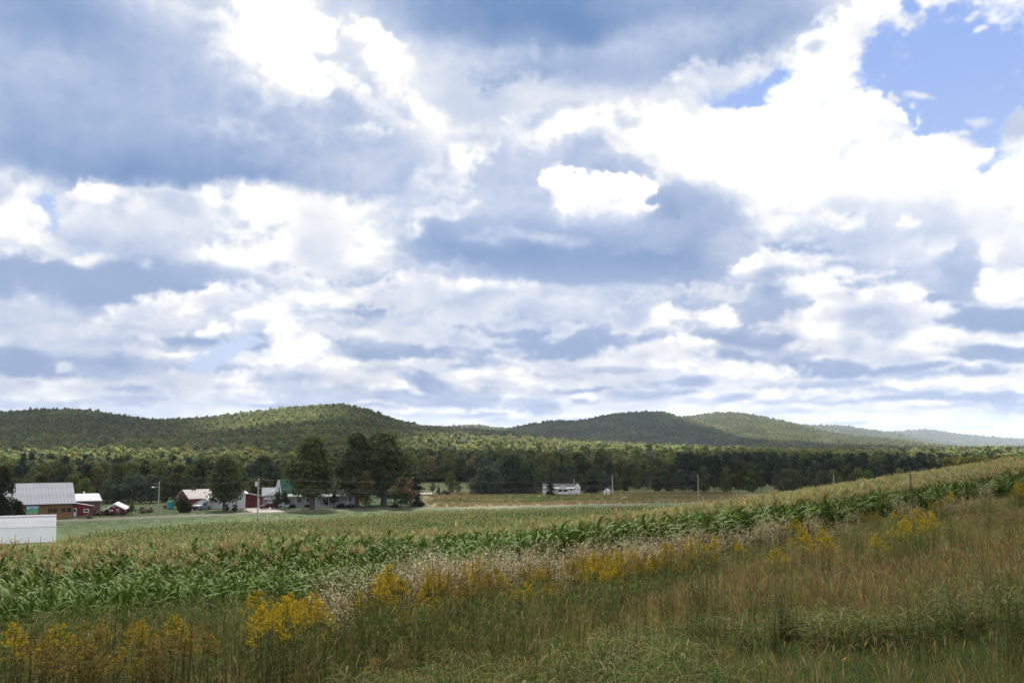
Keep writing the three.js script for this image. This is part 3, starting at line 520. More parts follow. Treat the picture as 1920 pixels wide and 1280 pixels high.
const OCHRE = textured(mottle(44, 256, [0.235, 0.12, 0.04], 0.75, 7, 10), 0.22, 0.9), BROWN = textured(mottle(45, 256, [0.085, 0.055, 0.045], 0.8, 7, 10), 0.25, 0.95), RED = textured(mottle(46, 256, [0.15, 0.014, 0.018], 0.5, 5, 12), 0.25, 0.85), RED_DARK = std([0.11, 0.014, 0.016], 0.8);
const SIDING = textured(mottle(47, 256, [0.66, 0.67, 0.7], 0.14, 0.3), 0.2, 0.75), TRIM = std([0.78, 0.78, 0.78], 0.7), GREY_PAINT = std([0.5, 0.52, 0.55], 0.8), GLASS = std([0.012, 0.014, 0.018], 0.12), DARKWOOD = std([0.06, 0.045, 0.035], 0.9), GREENROOF = textured(mottle(48, 256, [0.018, 0.075, 0.062], 0.4, 5, 16), 0.2, 0.9, MATTE), GREYROOF = textured(mottle(49, 256, [0.3, 0.33, 0.32], 0.35, 1), 0.25, 1, MATTE), SHINGLE = textured(mottle(50, 256, [0.1, 0.095, 0.1], 0.5, 0.5), 0.4, 1, MATTE), CONCRETE = std([0.3, 0.29, 0.27], 0.95);  // one even grey paint serves some doors and the porch floor
// a window set 3 cm proud of a wall that faces +z: frame round a dark pane, with bars
function windowZ(parent, x0, x1, y0, y1, z, mat = TRIM, bars = [1, 1], fw = 0.09, label) {
  const f = [box(x0 - fw, x0, y0 - fw, y1 + fw, z - 0.02, z + 0.06), box(x1, x1 + fw, y0 - fw, y1 + fw, z - 0.02, z + 0.06), box(x0, x1, y1, y1 + fw, z - 0.02, z + 0.06), box(x0, x1, y0 - fw, y0, z - 0.02, z + 0.09)];
  for (let i = 1; i <= bars[0]; i++) { const x = lerp(x0, x1, i / (bars[0] + 1)); f.push(box(x - 0.025, x + 0.025, y0, y1, z, z + 0.04)); }
  for (let i = 1; i <= bars[1]; i++) { const y = lerp(y0, y1, i / (bars[1] + 1)); f.push(box(x0, x1, y - 0.022, y + 0.022, z + 0.001, z + 0.036)); }
  const w = part('window', box(x0, x1, y0, y1, z - 0.015, z + 0.012), GLASS, parent, label); part('frame', f, mat, w); return w;
}
const turned = (g, yaw, at) => { g.rotateY(yaw); g.translate(...at); return g; };

{ // white gambrel shed, nearest the field at the left
  const d = 170, y0 = 0, x1 = bearing(102.6, d, 0), s = (d * Math.cos(PITCH) - EYE * Math.sin(PITCH)) / FOCAL, g = thing('gambrel_shed', 'white metal shed with a two slope ribbed roof at the edge of the corn', 'shed', [x1, 0, -d], Math.atan2(-x1, d) + 0.02);
  const L = 17, e0 = 0.35, k = 2.55, top = 4.28, z2 = 2.9, z1 = 2.45;
  part('wall', prismX(ccw([[-z2, -0.3], [z2, -0.3], [z2, e0], [z1, k], [0, top], [-z1, k], [-z2, e0]]), -L, -0.12), SIDING, g);
  part('upper_roof', [prismX(slabPts(0, top, z1 + 0.06, k, 0.06), -L - 0.2, 0), prismX(slabPts(0, top, -z1 - 0.06, k, 0.06), -L - 0.2, 0), ...seams(-L, -0.2, 0.62, 0, top, z1, k, 0.065, 0.11, 0.1)], METAL, g);
  part('lower_roof', [prismX(slabPts(z1, k - 0.03, z2 + 0.16, e0 - 0.25, 0.06), -L - 0.2, 0.05), prismX(slabPts(-z1, k - 0.03, -z2 - 0.16, e0 - 0.25, 0.06), -L - 0.2, 0.05), ...seams(-L, -0.1, 0.62, z1, k - 0.03, z2 + 0.16, e0 - 0.25, 0.065, 0.11, 0.1)], textured(mottle(52, 256, [0.82, 0.82, 0.82], 0.12, 6), 0.16, 0.85, MATTE), g);  // lower slope coloured whiter than the upper, standing in for light on it
  part('ridge_cap', prismX(ccw([[-0.2, top - 0.02], [0.2, top - 0.02], [0.16, top + 0.1], [0, top + 0.16], [-0.16, top + 0.1]]), -L - 0.2, 0.01), METAL_WHITE, g);
}
{ // ochre barn with a painted board, its red porch and brown wing
  const S = site(136, 970.6), s = S.s, g = thing('timber_barn', 'ochre board barn with a grey metal roof and a painted picture board', 'barn', S.p, S.yaw + 0.16);
  const L = 14.6, hw = 3.45, top = 7.6, W = 5.2;
  part('wall', prismX(ccw([[-2 * W, -0.3], [0, -0.3], [0, hw], [-W, top - 0.1], [-2 * W, hw]]), -L, 0), OCHRE, g);
  part('roof', [prismX(slabPts(-W, top, 0.45, hw - 0.3, 0.1), -L - 0.5, 0.45), prismX(slabPts(-W, top, -2 * W - 0.45, hw - 0.3, 0.1), -L - 0.5, 0.45), ...seams(-L - 0.4, 0.3, 0.75, -W, top, 0.4, hw - 0.25, 0.11, 0.09, 0.08)], METAL, g);
  part('fascia', box(-L - 0.5, 0.45, hw - 0.36, hw - 0.2, 0.46, 0.5), DARKWOOD, g);
  for (const x of [-12.7, -5.15, -4.1, -2.45, -1.25]) windowZ(g, x, x + 0.75, 1.45, 2.2, 0.01, DARKWOOD, [1, 1], 0.07);
  for (const piece of [box(-0.18, 0.015, 0, hw - 0.4, -0.1, 0.03), box(-2.98, -2.92, 0.4, hw - 0.4, 0, 0.025)]) part('corner_board', piece, DARKWOOD, g);
  const b = part('picture_board', box(-9.75, -6.95, 0.75, 3.0, 0.01, 0.07), std([0.05, 0.055, 0.05], 0.8), g, 'dark framed board painted with a green meadow');
  const cv = document.createElement('canvas'); cv.width = 256; cv.height = 208; const c = cv.getContext('2d'), r = rng(8);
  c.fillStyle = '#a9c4da'; c.fillRect(0, 0, 256, 208); c.fillStyle = '#3e8a84'; c.beginPath(); c.moveTo(0, 60); for (let x = 0; x <= 256; x += 16) c.lineTo(x, 52 + 14 * Math.sin(x / 23) + 8 * r()); c.lineTo(256, 120); c.lineTo(0, 120); c.fill(); c.fillStyle = '#3f9a5c'; c.fillRect(0, 96, 256, 70);
  for (let i = 0; i < 160; i++) { c.fillStyle = ['#57b06a', '#2f7f4d', '#c9d8b0', '#b4774f', '#78b7c9'][(r() * 5) | 0]; c.fillRect(r() * 250, 60 + r() * 105, 4 + r() * 14, 3 + r() * 5); } c.fillStyle = '#8d5a48'; c.fillRect(0, 170, 256, 38); for (let i = 0; i < 60; i++) { c.fillStyle = ['#b3806a', '#6a4034', '#d0b09a', '#4c6a4a'][(r() * 4) | 0]; c.fillRect(r() * 250, 168 + r() * 36, 3 + r() * 8, 3 + r() * 6); }
  const t = new THREE.CanvasTexture(cv); t.colorSpace = THREE.SRGBColorSpace; const pl = new THREE.PlaneGeometry(2.5, 2.0); pl.translate(-8.35, 1.88, 0.078); part('painting', pl, new THREE.MeshStandardMaterial({ map: t, roughness: 0.6 }), b);

  const A = site(134.5, 968.8), a = thing('red_porch', 'small red lean to with a white door against the ochre barn', 'shed', A.p, A.yaw + 0.16), m = A.s;
  part('wall', prismZ(ccw([[0.15, 0.12], [37 * m, 0.12], [37 * m, 18.6 * m], [0.15, 25.6 * m]]), -4.2, 0), RED, a); part('footing', box(0.12, 37 * m + 0.03, -0.2, 0.12, -4.15, 0.03), CONCRETE, a);
  part('roof', prismZ(slabPts(0, 25.9 * m, 38.6 * m, 18.4 * m, 0.09), -4.3, 0.25), TIN, a);
  const dr = part('door', box(0.1, 7.2 * m, 0.1, 16.2 * m, 0.02, 0.1), std([0.6, 0.66, 0.74], 0.6), a, 'white half glazed door'); part('pane', box(0.18 + 0.5 * m, 5.6 * m, 8.6 * m, 14.4 * m, 0.1, 0.115), GLASS, dr); part('handle', box(6.1 * m, 6.5 * m, 7 * m, 7.5 * m, 0.1, 0.15), DARKWOOD, dr);
  windowZ(a, 20.8 * m, 27.2 * m, 8.6 * m, 12.8 * m, 0.01, TRIM, [0, 0], 0.14);
  const C = site(150, 965.2), w = thing('barn_wing', 'brown weathered barn wing under a bright metal roof', 'barn', C.p, C.yaw + 0.16), q = C.s;
  part('wall', prismX(ccw([[-8, -0.2], [0, -0.2], [0, 26.5 * q], [-4, 37 * q], [-8, 26.5 * q]]), -16 * q, 35 * q), BROWN, w);
  part('roof', [prismX(slabPts(-4, 37.6 * q, 0.5, 25.4 * q, 0.09), -16 * q, 36.6 * q), prismX(slabPts(-4, 37.6 * q, -8.5, 25.4 * q, 0.09), -16 * q, 36.6 * q), ...seams(-16 * q, 36 * q, 0.8, -4, 37.6 * q, 0.45, 25.5 * q, 0.1, 0.04)], METAL_WHITE, w);
  part('vent_cap', [box(9.2 * q, 11.6 * q, 36.5 * q, 42 * q, -4.6, -4.2)], TRIM, w);
}
{ // low red shed, gable toward the road
  const S = site(212, 966), m = S.s, g = thing('red_shed', 'low red shed with a white roof, gable end behind flower beds', 'shed', S.p, S.yaw - 0.1);
  const hw = 11 * m, top = 21 * m, W = 20.5 * m, D0 = -9;
  part('wall', prismZ(ccw([[-W, -0.2], [W, -0.2], [W, hw], [0.5 * m, top], [-W, hw * 0.72]]), D0, 0), RED, g);
  part('roof', [prismZ(slabPts(0.5 * m, top + 0.04, -W - 13 * m, 3.4 * m, 0.09), D0 - 0.3, 0.25), prismZ(slabPts(0.5 * m, top + 0.04, W + 1.4 * m, hw - 0.5 * m, 0.09), D0 - 0.3, 0.25)], METAL_WHITE, g);
  for (const piece of [prismZ(slabPts(0.5 * m, top - 0.14, -W, hw * 0.72 - 0.14, 0.15), 0.255, 0.3), prismZ(slabPts(0.5 * m, top - 0.14, W + 1.4 * m, hw - 0.5 * m - 0.14, 0.15), 0.255, 0.3)]) part('barge_board', piece, TRIM, g);
  windowZ(g, -6.4 * m, -2 * m, 5.6 * m, 9.4 * m, 0.01, TRIM, [1, 0], 0.11); part('door', box(4.5 * m, 9.6 * m, 0, 12 * m, 0.01, 0.06), GREY_PAINT, g, 'grey plank door'); part('gable_sign', box(-2 * m, 2 * m, 15.4 * m, 17 * m, 0.01, 0.05), TRIM, g); part('lamp', box(-9.6 * m, -7.6 * m, 11.2 * m, 12.8 * m, 0.01, 0.2), TRIM, g);
}
{ // red barn behind the shrub and truck
  const S = site(384, 953.5), m = S.s, g = thing('red_barn', 'red barn with a cream metal roof behind the pickup truck', 'barn', S.p, S.yaw + 0.5);
  const L = 4.4, W = 3.2, hw = 21.6 * m, top = 34.6 * m;
  part('wall', prismX(ccw([[-2 * W, -0.2], [0, -0.2], [0, hw], [-W, top], [-2 * W, hw]]), -L, 2.5), RED, g);
  part('roof', [prismX(slabPts(-W, top + 0.05, 0.4, hw - 0.35, 0.1), -L - 0.45, 3), prismX(slabPts(-W, top + 0.05, -2 * W - 0.4, hw - 0.35, 0.1), -L - 0.45, 3)], textured(mottle(51, 256, [0.6, 0.55, 0.5], 0.25, 5), 0.16, 0.9, MATTE), g);
  part('ridge_vent', box(-2.4, -1.2, top - 0.1, top + 0.4, -W - 0.5, -W + 0.35), DARKWOOD, g);
}
{ // white barn behind the round maple
  const S = site(444, 953.6), m = S.s, g = thing('white_barn', 'long white barn behind the round maple', 'barn', S.p, S.yaw - 0.1), top = 31 * m;
  part('wall', [prismZ(ccw([[-14 * m, -0.2], [13.2 * m, -0.2], [13.2 * m, 27.5 * m], [9.5 * m, top], [-14 * m, 18.5 * m]]), -6, 0), box(-56 * m, -14 * m, -0.2, 18.4 * m, -6.2, -0.4)], SIDING, g);
  part('roof', [prismZ(slabPts(9.4 * m, top + 0.03, 15.6 * m, 26.4 * m, 0.14), -6.2, 0.25), prismZ(slabPts(9.4 * m, top + 0.03, -14.5 * m, 18.6 * m, 0.12), -6.2, 0.2), prismX(slabPts(-3.2, 24 * m, -0.1, 18.2 * m, 0.1), -57 * m, -14.6 * m), prismX(slabPts(-3.2, 24 * m, -6.3, 18.2 * m, 0.1), -57 * m, -14.6 * m)], TIN, g);
  for (const piece of [box(12.4 * m, 13.4 * m, 0, 27 * m, -0.02, 0.05), box(-14.5 * m, -13.5 * m, 0, 18 * m, -0.02, 0.05)]) part('corner_board', piece, TRIM, g);
  part('door', box(-43.3 * m, -42.3 * m, 6 * m, 13 * m, -0.4, -0.36), DARKWOOD, g); windowZ(g, -3 * m, -0.5 * m, 7 * m, 12 * m, 0.01, TRIM, [0, 1], 0.08);
  const T = site(374, 956.2), q = T.s, h = thing('white_garage', 'small white garage with a sloping roof behind the truck', 'garage', T.p, T.yaw - 0.08);
  part('wall', prismZ(ccw([[-15 * q, -0.2], [13.5 * q, -0.2], [13.5 * q, 17 * q], [9 * q, 21 * q], [-15 * q, 8.5 * q]]), -5, 0), SIDING, h); part('roof', [prismZ(slabPts(9 * q, 21.2 * q, -17 * q, 7.6 * q, 0.1), -5.2, 0.2), prismZ(slabPts(9 * q, 21.2 * q, 14.5 * q, 16.2 * q, 0.1), -5.2, 0.2)], TIN, h); part('door', box(-4 * q, 8 * q, 0, 11.5 * q, 0.01, 0.05), TRIM, h);
}
{ // red garage
  const S = site(474, 951.8), m = S.s, g = thing('red_garage', 'red garage with a wide door under a single slope roof', 'garage', S.p, S.yaw);
  part('wall', prismZ(ccw([[-16 * m, -0.2], [17 * m, -0.2], [17 * m, 20 * m], [-16 * m, 26.5 * m]]), -6.5, 0), RED, g); part('roof', prismZ(slabPts(-17 * m, 26.8 * m, 18 * m, 19.8 * m, 0.12), -6.7, 0.3), SHINGLE, g);
  const dr = part('garage_door', box(-13 * m, 6.5 * m, 0.02, 18 * m, 0.01, 0.07), RED_DARK, g, 'dark red sectional garage door'); for (let i = 1; i < 4; i++) part('panel', box(-12.6 * m, 6.1 * m, (i * 4.5 - 4.1) * m, (i * 4.5 - 0.4) * m, 0.071, 0.1), RED, dr); part('pane', box(-8 * m, 2.4 * m, 14 * m, 16.4 * m, 0.071, 0.09), GLASS, dr);
}
{ // farmhouse: two steep green gables, a long porch and a grey roofed annexe
  const S = site(590, 951), m = S.s, g = thing('farmhouse', 'white farmhouse with green roofs and a long porch behind the maples', 'house', S.p, S.yaw);
  const z = -3, mx = (p) => (p - 590) * m, my = (p) => (951 - p) * m;
  part('wall', [box(mx(531), mx(669), 0.3, my(928), z - 8, z), prismX(ccw([[-z - 0, 0], [0, 0]].length ? [[z - 7.4, my(930)], [z, my(930)], [z, my(925)], [z - 3.7, my(901.5)], [z - 7.4, my(925)]] : []), mx(521), mx(560)), prismX(ccw([[z - 7.4, my(930)], [z, my(930)], [z, my(923)], [z - 3.7, my(899.5)], [z - 7.4, my(923)]]), mx(637), mx(669)), box(mx(516), mx(531), 0.3, my(929), z - 7.4, z)], SIDING, g);
  part('roof', [prismX(slabPts(z - 3.7, my(900.6), z + 0.35, my(926), 0.12), mx(522), mx(637)), prismX(slabPts(z - 3.7, my(900.6), z - 7.8, my(926), 0.12), mx(522), mx(637)), prismX(slabPts(z - 3.7, my(898.4), z + 0.35, my(922.6), 0.12), mx(638), mx(671)), prismX(slabPts(z - 3.7, my(898.4), z - 7.8, my(922.6), 0.12), mx(638), mx(671))], GREENROOF, g, 'steep dark green metal roof');
  // the left gable end turned to the viewer
  const gable = (xa, xb, yTop, yBot, w, zz, label) => { const G = part('gable', [prismZ(ccw([[mx(xa) - w, my(yBot)], [mx(xa) + w * 0.62, my(yBot)], [mx(xa) + w * 0.1, my(yTop)]]), zz - 0.3, zz)], SIDING, g, label); for (const piece of [prismZ(slabPts(mx(xa) + w * 0.1, my(yTop - 1), mx(xa) - w * 1.06, my(yBot + 0.6), 0.2), zz, zz + 0.18), prismZ(slabPts(mx(xa) + w * 0.1, my(yTop - 1), mx(xa) + w * 0.7, my(yBot + 0.6), 0.2), zz, zz + 0.18)]) part('barge_board', piece, TRIM, G); return G; };
  const G1 = gable(521.6, 0, 901, 926, 6.6 * m, z + 0.5, 'narrow white gable at the left end'); part('pane', box(mx(523.2), mx(525), my(923), my(914), z + 0.5, z + 0.54), GLASS, G1);
  const G2 = gable(638.6, 0, 898.5, 923, 5.2 * m, z + 0.5, 'narrow white gable toward the right end'); part('pane', box(mx(638.6), mx(640), my(921), my(912), z + 0.5, z + 0.54), GLASS, G2);
  part('chimney', box(mx(606), mx(609.5), my(906), my(893), z - 4.2, z - 3.3), std([0.2, 0.09, 0.07], 0.9), g);
  part('porch_roof', [prismX(slabPts(z, my(926.5), 0.25, my(931), 0.1), mx(533), mx(671)), box(mx(533), mx(671), my(933.4), my(931.2), -0.05, 0.2)], GREYROOF, g); part('porch_floor', [box(mx(531), mx(671), 0, 0.35, z, 0.1)], GREY_PAINT, g);
  for (const p of [536, 554.5, 573, 591.5, 597, 615, 632.5, 650.5, 667.5]) part('porch_post', box(mx(p) - 0.1, mx(p) + 0.1, 0.35, my(933.4), -0.12, 0.08), TRIM, g);
  for (const [a, b] of [[537.5, 545.5], [557, 564], [574, 579], [605, 609], [653, 658]]) windowZ(g, mx(a), mx(b), my(941.5), my(933.5), z + 0.01, TRIM, [1, 1], 0.08);
  for (const [a, b] of [[586, 590], [611.5, 614.5]]) part('door', box(mx(a), mx(b), 0.36, my(931), z + 0.01, z + 0.06), DARKWOOD, g, 'dark house door'); for (const [a, b] of [[648, 649.3], [656.3, 657.6]]) part('shutter', box(mx(a), mx(b), my(940), my(931), z + 0.02, z + 0.1), GLASS, g);
  part('stair_rail', prismZ(slabPts(mx(641), 1.5, mx(650), 0.5, 0.12), 0.15, 0.25), TRIM, g);
  const A = site(505, 950.6), n = A.s, h = thing('house_annexe', 'white annexe with a pale grey swept roof beside the farmhouse', 'house', A.p, A.yaw + 0.02);
  part('wall', prismZ(ccw([[-14 * n, -0.1], [14 * n, -0.1], [14 * n, 30 * n], [10 * n, 33 * n], [-14 * n, 20 * n]]), -6, 0), SIDING, h);
  part('roof', [prismX(slabPts(-3.5, 35 * n, 0.4, 20.4 * n, 0.1), -14.6 * n, 14 * n), prismX(slabPts(-3.5, 35 * n, -6.6, 20.4 * n, 0.1), -14.6 * n, 14 * n)], GREYROOF, h); part('porch_hood', prismX(slabPts(0, 18.5 * n, 1.4, 14.5 * n, 0.1), -11 * n, 3 * n), GREYROOF, h);
  part('door', box(-10.5 * n, -7 * n, 0.1, 12.5 * n, 0.01, 0.06), GREY_PAINT, h); for (const piece of [box(-11 * n, -10.5 * n, 0, 14.4 * n, 1.15, 1.27), box(2.2 * n, 2.7 * n, 0, 14.4 * n, 1.15, 1.27)]) part('hood_post', piece, TRIM, h); part('step_rail', box(-17 * n, -9 * n, 0.1, 4.6 * n, 1.4, 1.5), TRIM, h);
}
{ // small white house across the meadow, its shed
  const S = site(1053, 927.6), m = S.s, g = thing('bungalow', 'small white bungalow with a dark roof between two spruces', 'house', S.p, S.yaw), W = 3.6, hw = 12.6 * m, top = 19.6 * m;
  part('wall', [prismX(ccw([[-2 * W, -0.2], [0, -0.2], [0, hw], [-W, top], [-2 * W, hw]]), -34 * m, 25.5 * m), box(-34.5 * m, -23 * m, -0.2, 11.6 * m, 0, 1.2)], SIDING, g);
  part('roof', [prismX(slabPts(-W, top + 0.04, 0.4, hw - 0.3, 0.1), -36 * m, 26.5 * m), prismX(slabPts(-W, top + 0.04, -2 * W - 0.4, hw - 0.3, 0.1), -36 * m, 26.5 * m), prismX(slabPts(0, hw + 0.05, 1.6, 11.2 * m, 0.08), -36 * m, -22 * m)], SHINGLE, g);
  part('end_gable', prismZ(ccw([[23 * m, -0.1], [35 * m, -0.1], [35 * m, 14 * m], [30 * m, top + 0.2], [24 * m, 14 * m]]), -1.2, -0.6), SIDING, g); for (const piece of [prismZ(slabPts(30 * m, top + 0.25, 35.6 * m, 13.2 * m, 0.16), -0.6, -0.4), prismZ(slabPts(30 * m, top + 0.25, 23.6 * m, 12.4 * m, 0.16), -0.6, -0.4)]) part('barge_board', piece, TRIM, g);
  const p = part('porch', [box(-7 * m, 12 * m, 1.6 * m, 6.2 * m, 0, 1.8), prismZ(ccw([[-7.6 * m, 10.6 * m], [12.6 * m, 10.6 * m], [2.4 * m, 16 * m]]), 1.5, 1.8), box(-7 * m, -6 * m, 6 * m, 10.6 * m, 1.6, 1.8), box(2 * m, 3 * m, 6 * m, 10.6 * m, 1.6, 1.8), box(11 * m, 12 * m, 6 * m, 10.6 * m, 1.6, 1.8)], SIDING, g); part('pane', box(-6 * m, 11 * m, 6.2 * m, 10.6 * m, 1.2, 1.3), GLASS, p); part('porch_roof', [prismZ(slabPts(2.4 * m, 16.4 * m, -9 * m, 10.4 * m, 0.1), 0, 2), prismZ(slabPts(2.4 * m, 16.4 * m, 13.8 * m, 10.4 * m, 0.1), 0, 2)], TIN, p);
  windowZ(g, 17 * m, 19.4 * m, 7.4 * m, 11 * m, 0.01, TRIM, [0, 0]); windowZ(g, -19.5 * m, -17.4 * m, 6.6 * m, 10.6 * m, 0.01, TRIM, [0, 0]); windowZ(g, 31 * m, 32.6 * m, 8.6 * m, 11 * m, -0.59, TRIM, [0, 0]);
  part('chimney_pipe', box(23.4 * m, 24 * m, 17 * m, 29 * m, -W - 0.1, -W + 0.05), TRIM, g);
  const T = site(1137, 927.8), q = T.s, h = thing('garden_shed', 'tiny white gabled shed right of the bungalow', 'shed', T.p, T.yaw - 0.1); part('wall', prismZ(ccw([[-5 * q, -0.2], [5 * q, -0.2], [5 * q, 7 * q], [0, 11 * q], [-5 * q, 7 * q]]), -3, 0), SIDING, h); part('roof', [prismZ(slabPts(0, 11.3 * q, 5.8 * q, 6.6 * q, 0.1), -3.2, 0.2), prismZ(slabPts(0, 11.3 * q, -5.8 * q, 6.6 * q, 0.1), -3.2, 0.2)], TIN, h); part('door', box(-0.6 * q, 1.4 * q, 0, 5.6 * q, 0.01, 0.05), GLASS, h);
}
{ // a far house in a clearing on the middle hill
  const d = 3050, x = bearing(1055, d, 42), y = groundY(x, d), g = thing('hillside_house', 'tiny far house in a clearing on the middle hill', 'house', [x, y + 1, -d], 0.3); part('wall', prismX(ccw([[-5, -3], [5, -3], [5, 6], [0, 10], [-5, 6]]), -9, 9), SIDING, g); part('roof', [prismX(slabPts(0, 10.2, 5.8, 5.6, 0.3), -9.6, 9.6), prismX(slabPts(0, 10.2, -5.8, 5.6, 0.3), -9.6, 9.6)], METAL, g);
}
// ------------------------------------------------------------------ vehicles and small things by the houses
const RUBBER = std([0.015, 0.015, 0.015], 0.9), CHROME = std([0.5, 0.5, 0.52], 0.3, { metalness: 0.8 });
function wheels(g, xs, zw, rad, wide) { for (const x of xs) for (const z of [-zw, zw]) { const w = new THREE.CylinderGeometry(rad, rad, wide, 20).toNonIndexed(); w.rotateX(Math.PI / 2); w.translate(x, rad, z); const t = part('wheel', w, RUBBER, g), h = new THREE.CylinderGeometry(rad * 0.58, rad * 0.58, wide + 0.03, 14).toNonIndexed(); h.rotateX(Math.PI / 2); h.translate(x, rad, z); part('rim', h, CHROME, t); } }
const hull = (pts, z0, z1) => { const s = shapeOf(ccw(pts)), g = new THREE.ExtrudeGeometry(s, { depth: z1 - z0 - 0.16, bevelEnabled: true, bevelSize: 0.08, bevelThickness: 0.08, bevelSegments: 2 }); g.translate(0, 0, z0 + 0.08); return g; };
{ // length along x, nose at -x or +x
  const S = site(378, 956.4), g = thing('pickup_truck', 'silver pickup truck parked in front of the white garage', 'truck', S.p, S.yaw + Math.PI + 0.95), P = std([0.36, 0.38, 0.42], 0.45, { metalness: 0.3 });
  part('body', [hull([[-2.75, 0.55], [2.75, 0.55], [2.8, 1.05], [-2.75, 1.1]], -0.95, 0.95), hull([[-2.7, 1.0], [-0.85, 1.0], [-0.85, 1.25], [-2.7, 1.25]], 0.8, 0.98), hull([[-2.7, 1.0], [-0.85, 1.0], [-0.85, 1.25], [-2.7, 1.25]], -0.98, -0.8), hull([[0.9, 0.95], [2.72, 0.95], [2.7, 1.2], [0.95, 1.28]], -0.92, 0.92)], P, g);
  part('cab', hull([[-0.85, 1.0], [1.15, 1.0], [0.55, 1.85], [-0.6, 1.9]], -0.82, 0.82), P, g); part('windscreen', box(-0.3, 0.75, 1.3, 1.75, -0.86, 0.86), GLASS, g); part('grille', box(2.82, 2.9, 0.7, 1.1, -0.75, 0.75), RUBBER, g); for (const z of [-0.72, 0.72]) part('headlight', box(2.78, 2.9, 0.92, 1.14, z - 0.16, z + 0.16), CHROME, g); part('bumper', box(2.8, 2.98, 0.45, 0.65, -0.95, 0.95), RUBBER, g); wheels(g, [-1.75, 1.75], 0.85, 0.41, 0.26);
}
{
  const S = site(502.5, 954.6), g = thing('hatchback_car', 'dark red car parked on the drive beside the farmhouse', 'car', S.p, S.yaw + Math.PI + 0.12), P = new THREE.MeshPhysicalMaterial({ color: rgb(0.05, 0.005, 0.012), roughness: 0.55, specularIntensity: 0.4 });
  part('body', hull([[-2.05, 0.35], [2.05, 0.35], [2.12, 0.8], [1.1, 0.98], [-2.1, 1.02]], -0.88, 0.88), P, g); part('cabin', hull([[-2.0, 0.95], [1.05, 0.95], [0.35, 1.48], [-1.7, 1.52]], -0.76, 0.76), P, g); part('side_glass', [box(-1.5, -0.55, 1.06, 1.4, -0.79, 0.79), box(-0.45, 0.45, 1.06, 1.38, -0.79, 0.79)], GLASS, g); for (const z of [-0.65, 0.65]) { part('headlight', box(2.06, 2.16, 0.66, 0.82, z - 0.16, z + 0.16), CHROME, g); part('tail_light', box(-2.16, -2.06, 0.72, 0.92, z - 0.14, z + 0.14), std([0.3, 0.01, 0.01], 0.3), g); } wheels(g, [-1.3, 1.3], 0.8, 0.33, 0.2);
  const B = site(505.6, 956.2), b = thing('white_tub', 'white plastic tub on the grass in front of the dark red car', 'tub', B.p); part('tub', new THREE.CylinderGeometry(0.2, 0.17, 0.62, 14).translate(0, 0.31, 0), TRIM, b); part('lid', new THREE.CylinderGeometry(0.22, 0.22, 0.08, 14).translate(0, 0.66, 0), TRIM, b);
  const M = site(597.4, 959), k = thing('mailbox', 'weathered mailbox on a post at the roadside before the porch', 'mailbox', M.p); part('post', [box(-0.08, 0.08, -0.2, 1.05, -0.08, 0.08), box(-0.42, 0.1, 0.86, 0.98, -0.06, 0.06)], std([0.2, 0.17, 0.13], 0.9), k); const mb = new THREE.CylinderGeometry(0.15, 0.15, 0.5, 12, 1, false, 0, Math.PI).toNonIndexed(); mb.rotateZ(Math.PI / 2); mb.rotateX(-Math.PI / 2); mb.rotateY(Math.PI / 2); mb.translate(0, 1.22, 0); part('box', [mb, box(-0.15, 0.15, 1.05, 1.22, -0.25, 0.25)], std([0.35, 0.42, 0.42], 0.5), k); part('flag', box(0.16, 0.18, 1.2, 1.5, 0, 0.1), RED_DARK, k);
}
{ // turquoise tub slide by the shrub, reddish cart beside
  const S = site(318.5, 954.5), m = S.s, g = thing('turquoise_tank', 'turquoise round tank standing on the lawn left of the dark shrub', 'tank', S.p), Q = std([0.01, 0.24, 0.3], 0.5);
  const T = new THREE.CylinderGeometry(5.6 * m, 5.4 * m, 13 * m, 28).toNonIndexed(); T.translate(0, 7.5 * m, 0); part('tank', T, Q, g); part('lid', new THREE.CylinderGeometry(5.0 * m, 5.7 * m, 0.16, 28).translate(0, 14.1 * m, 0), std([0.008, 0.16, 0.24], 0.5), g); part('hatch', box(-1.2 * m, 1 * m, 9 * m, 12 * m, 5.3 * m, 5.75 * m), std([0.01, 0.05, 0.12], 0.6), g); part('skid', box(-6 * m, 6 * m, 0, 1 * m, -4 * m, 4 * m), DARKWOOD, g);
  const C = site(310.5, 953.8), c = thing('red_cart', 'small dark red garden cart beside the turquoise tank', 'cart', C.p); part('bed', [box(-0.6, 0.6, 0.35, 0.9, -0.4, 0.4)], RED_DARK, c); part('handle', box(-0.2, -0.14, 0.9, 1.9, -0.4, -0.34), RED_DARK, c); wheels(c, [-0.35, 0.35], 0.45, 0.22, 0.1);
  const P = site(352, 958.6), p = thing('red_post', 'short red post at the foot of the round dark shrub', 'post', P.p); part('post', box(-0.22, 0.22, -0.2, 0.9, -0.15, 0.15), RED_DARK, p); part('cap', box(-0.26, 0.26, 0.9, 0.97, -0.19, 0.19), RED_DARK, p);
}
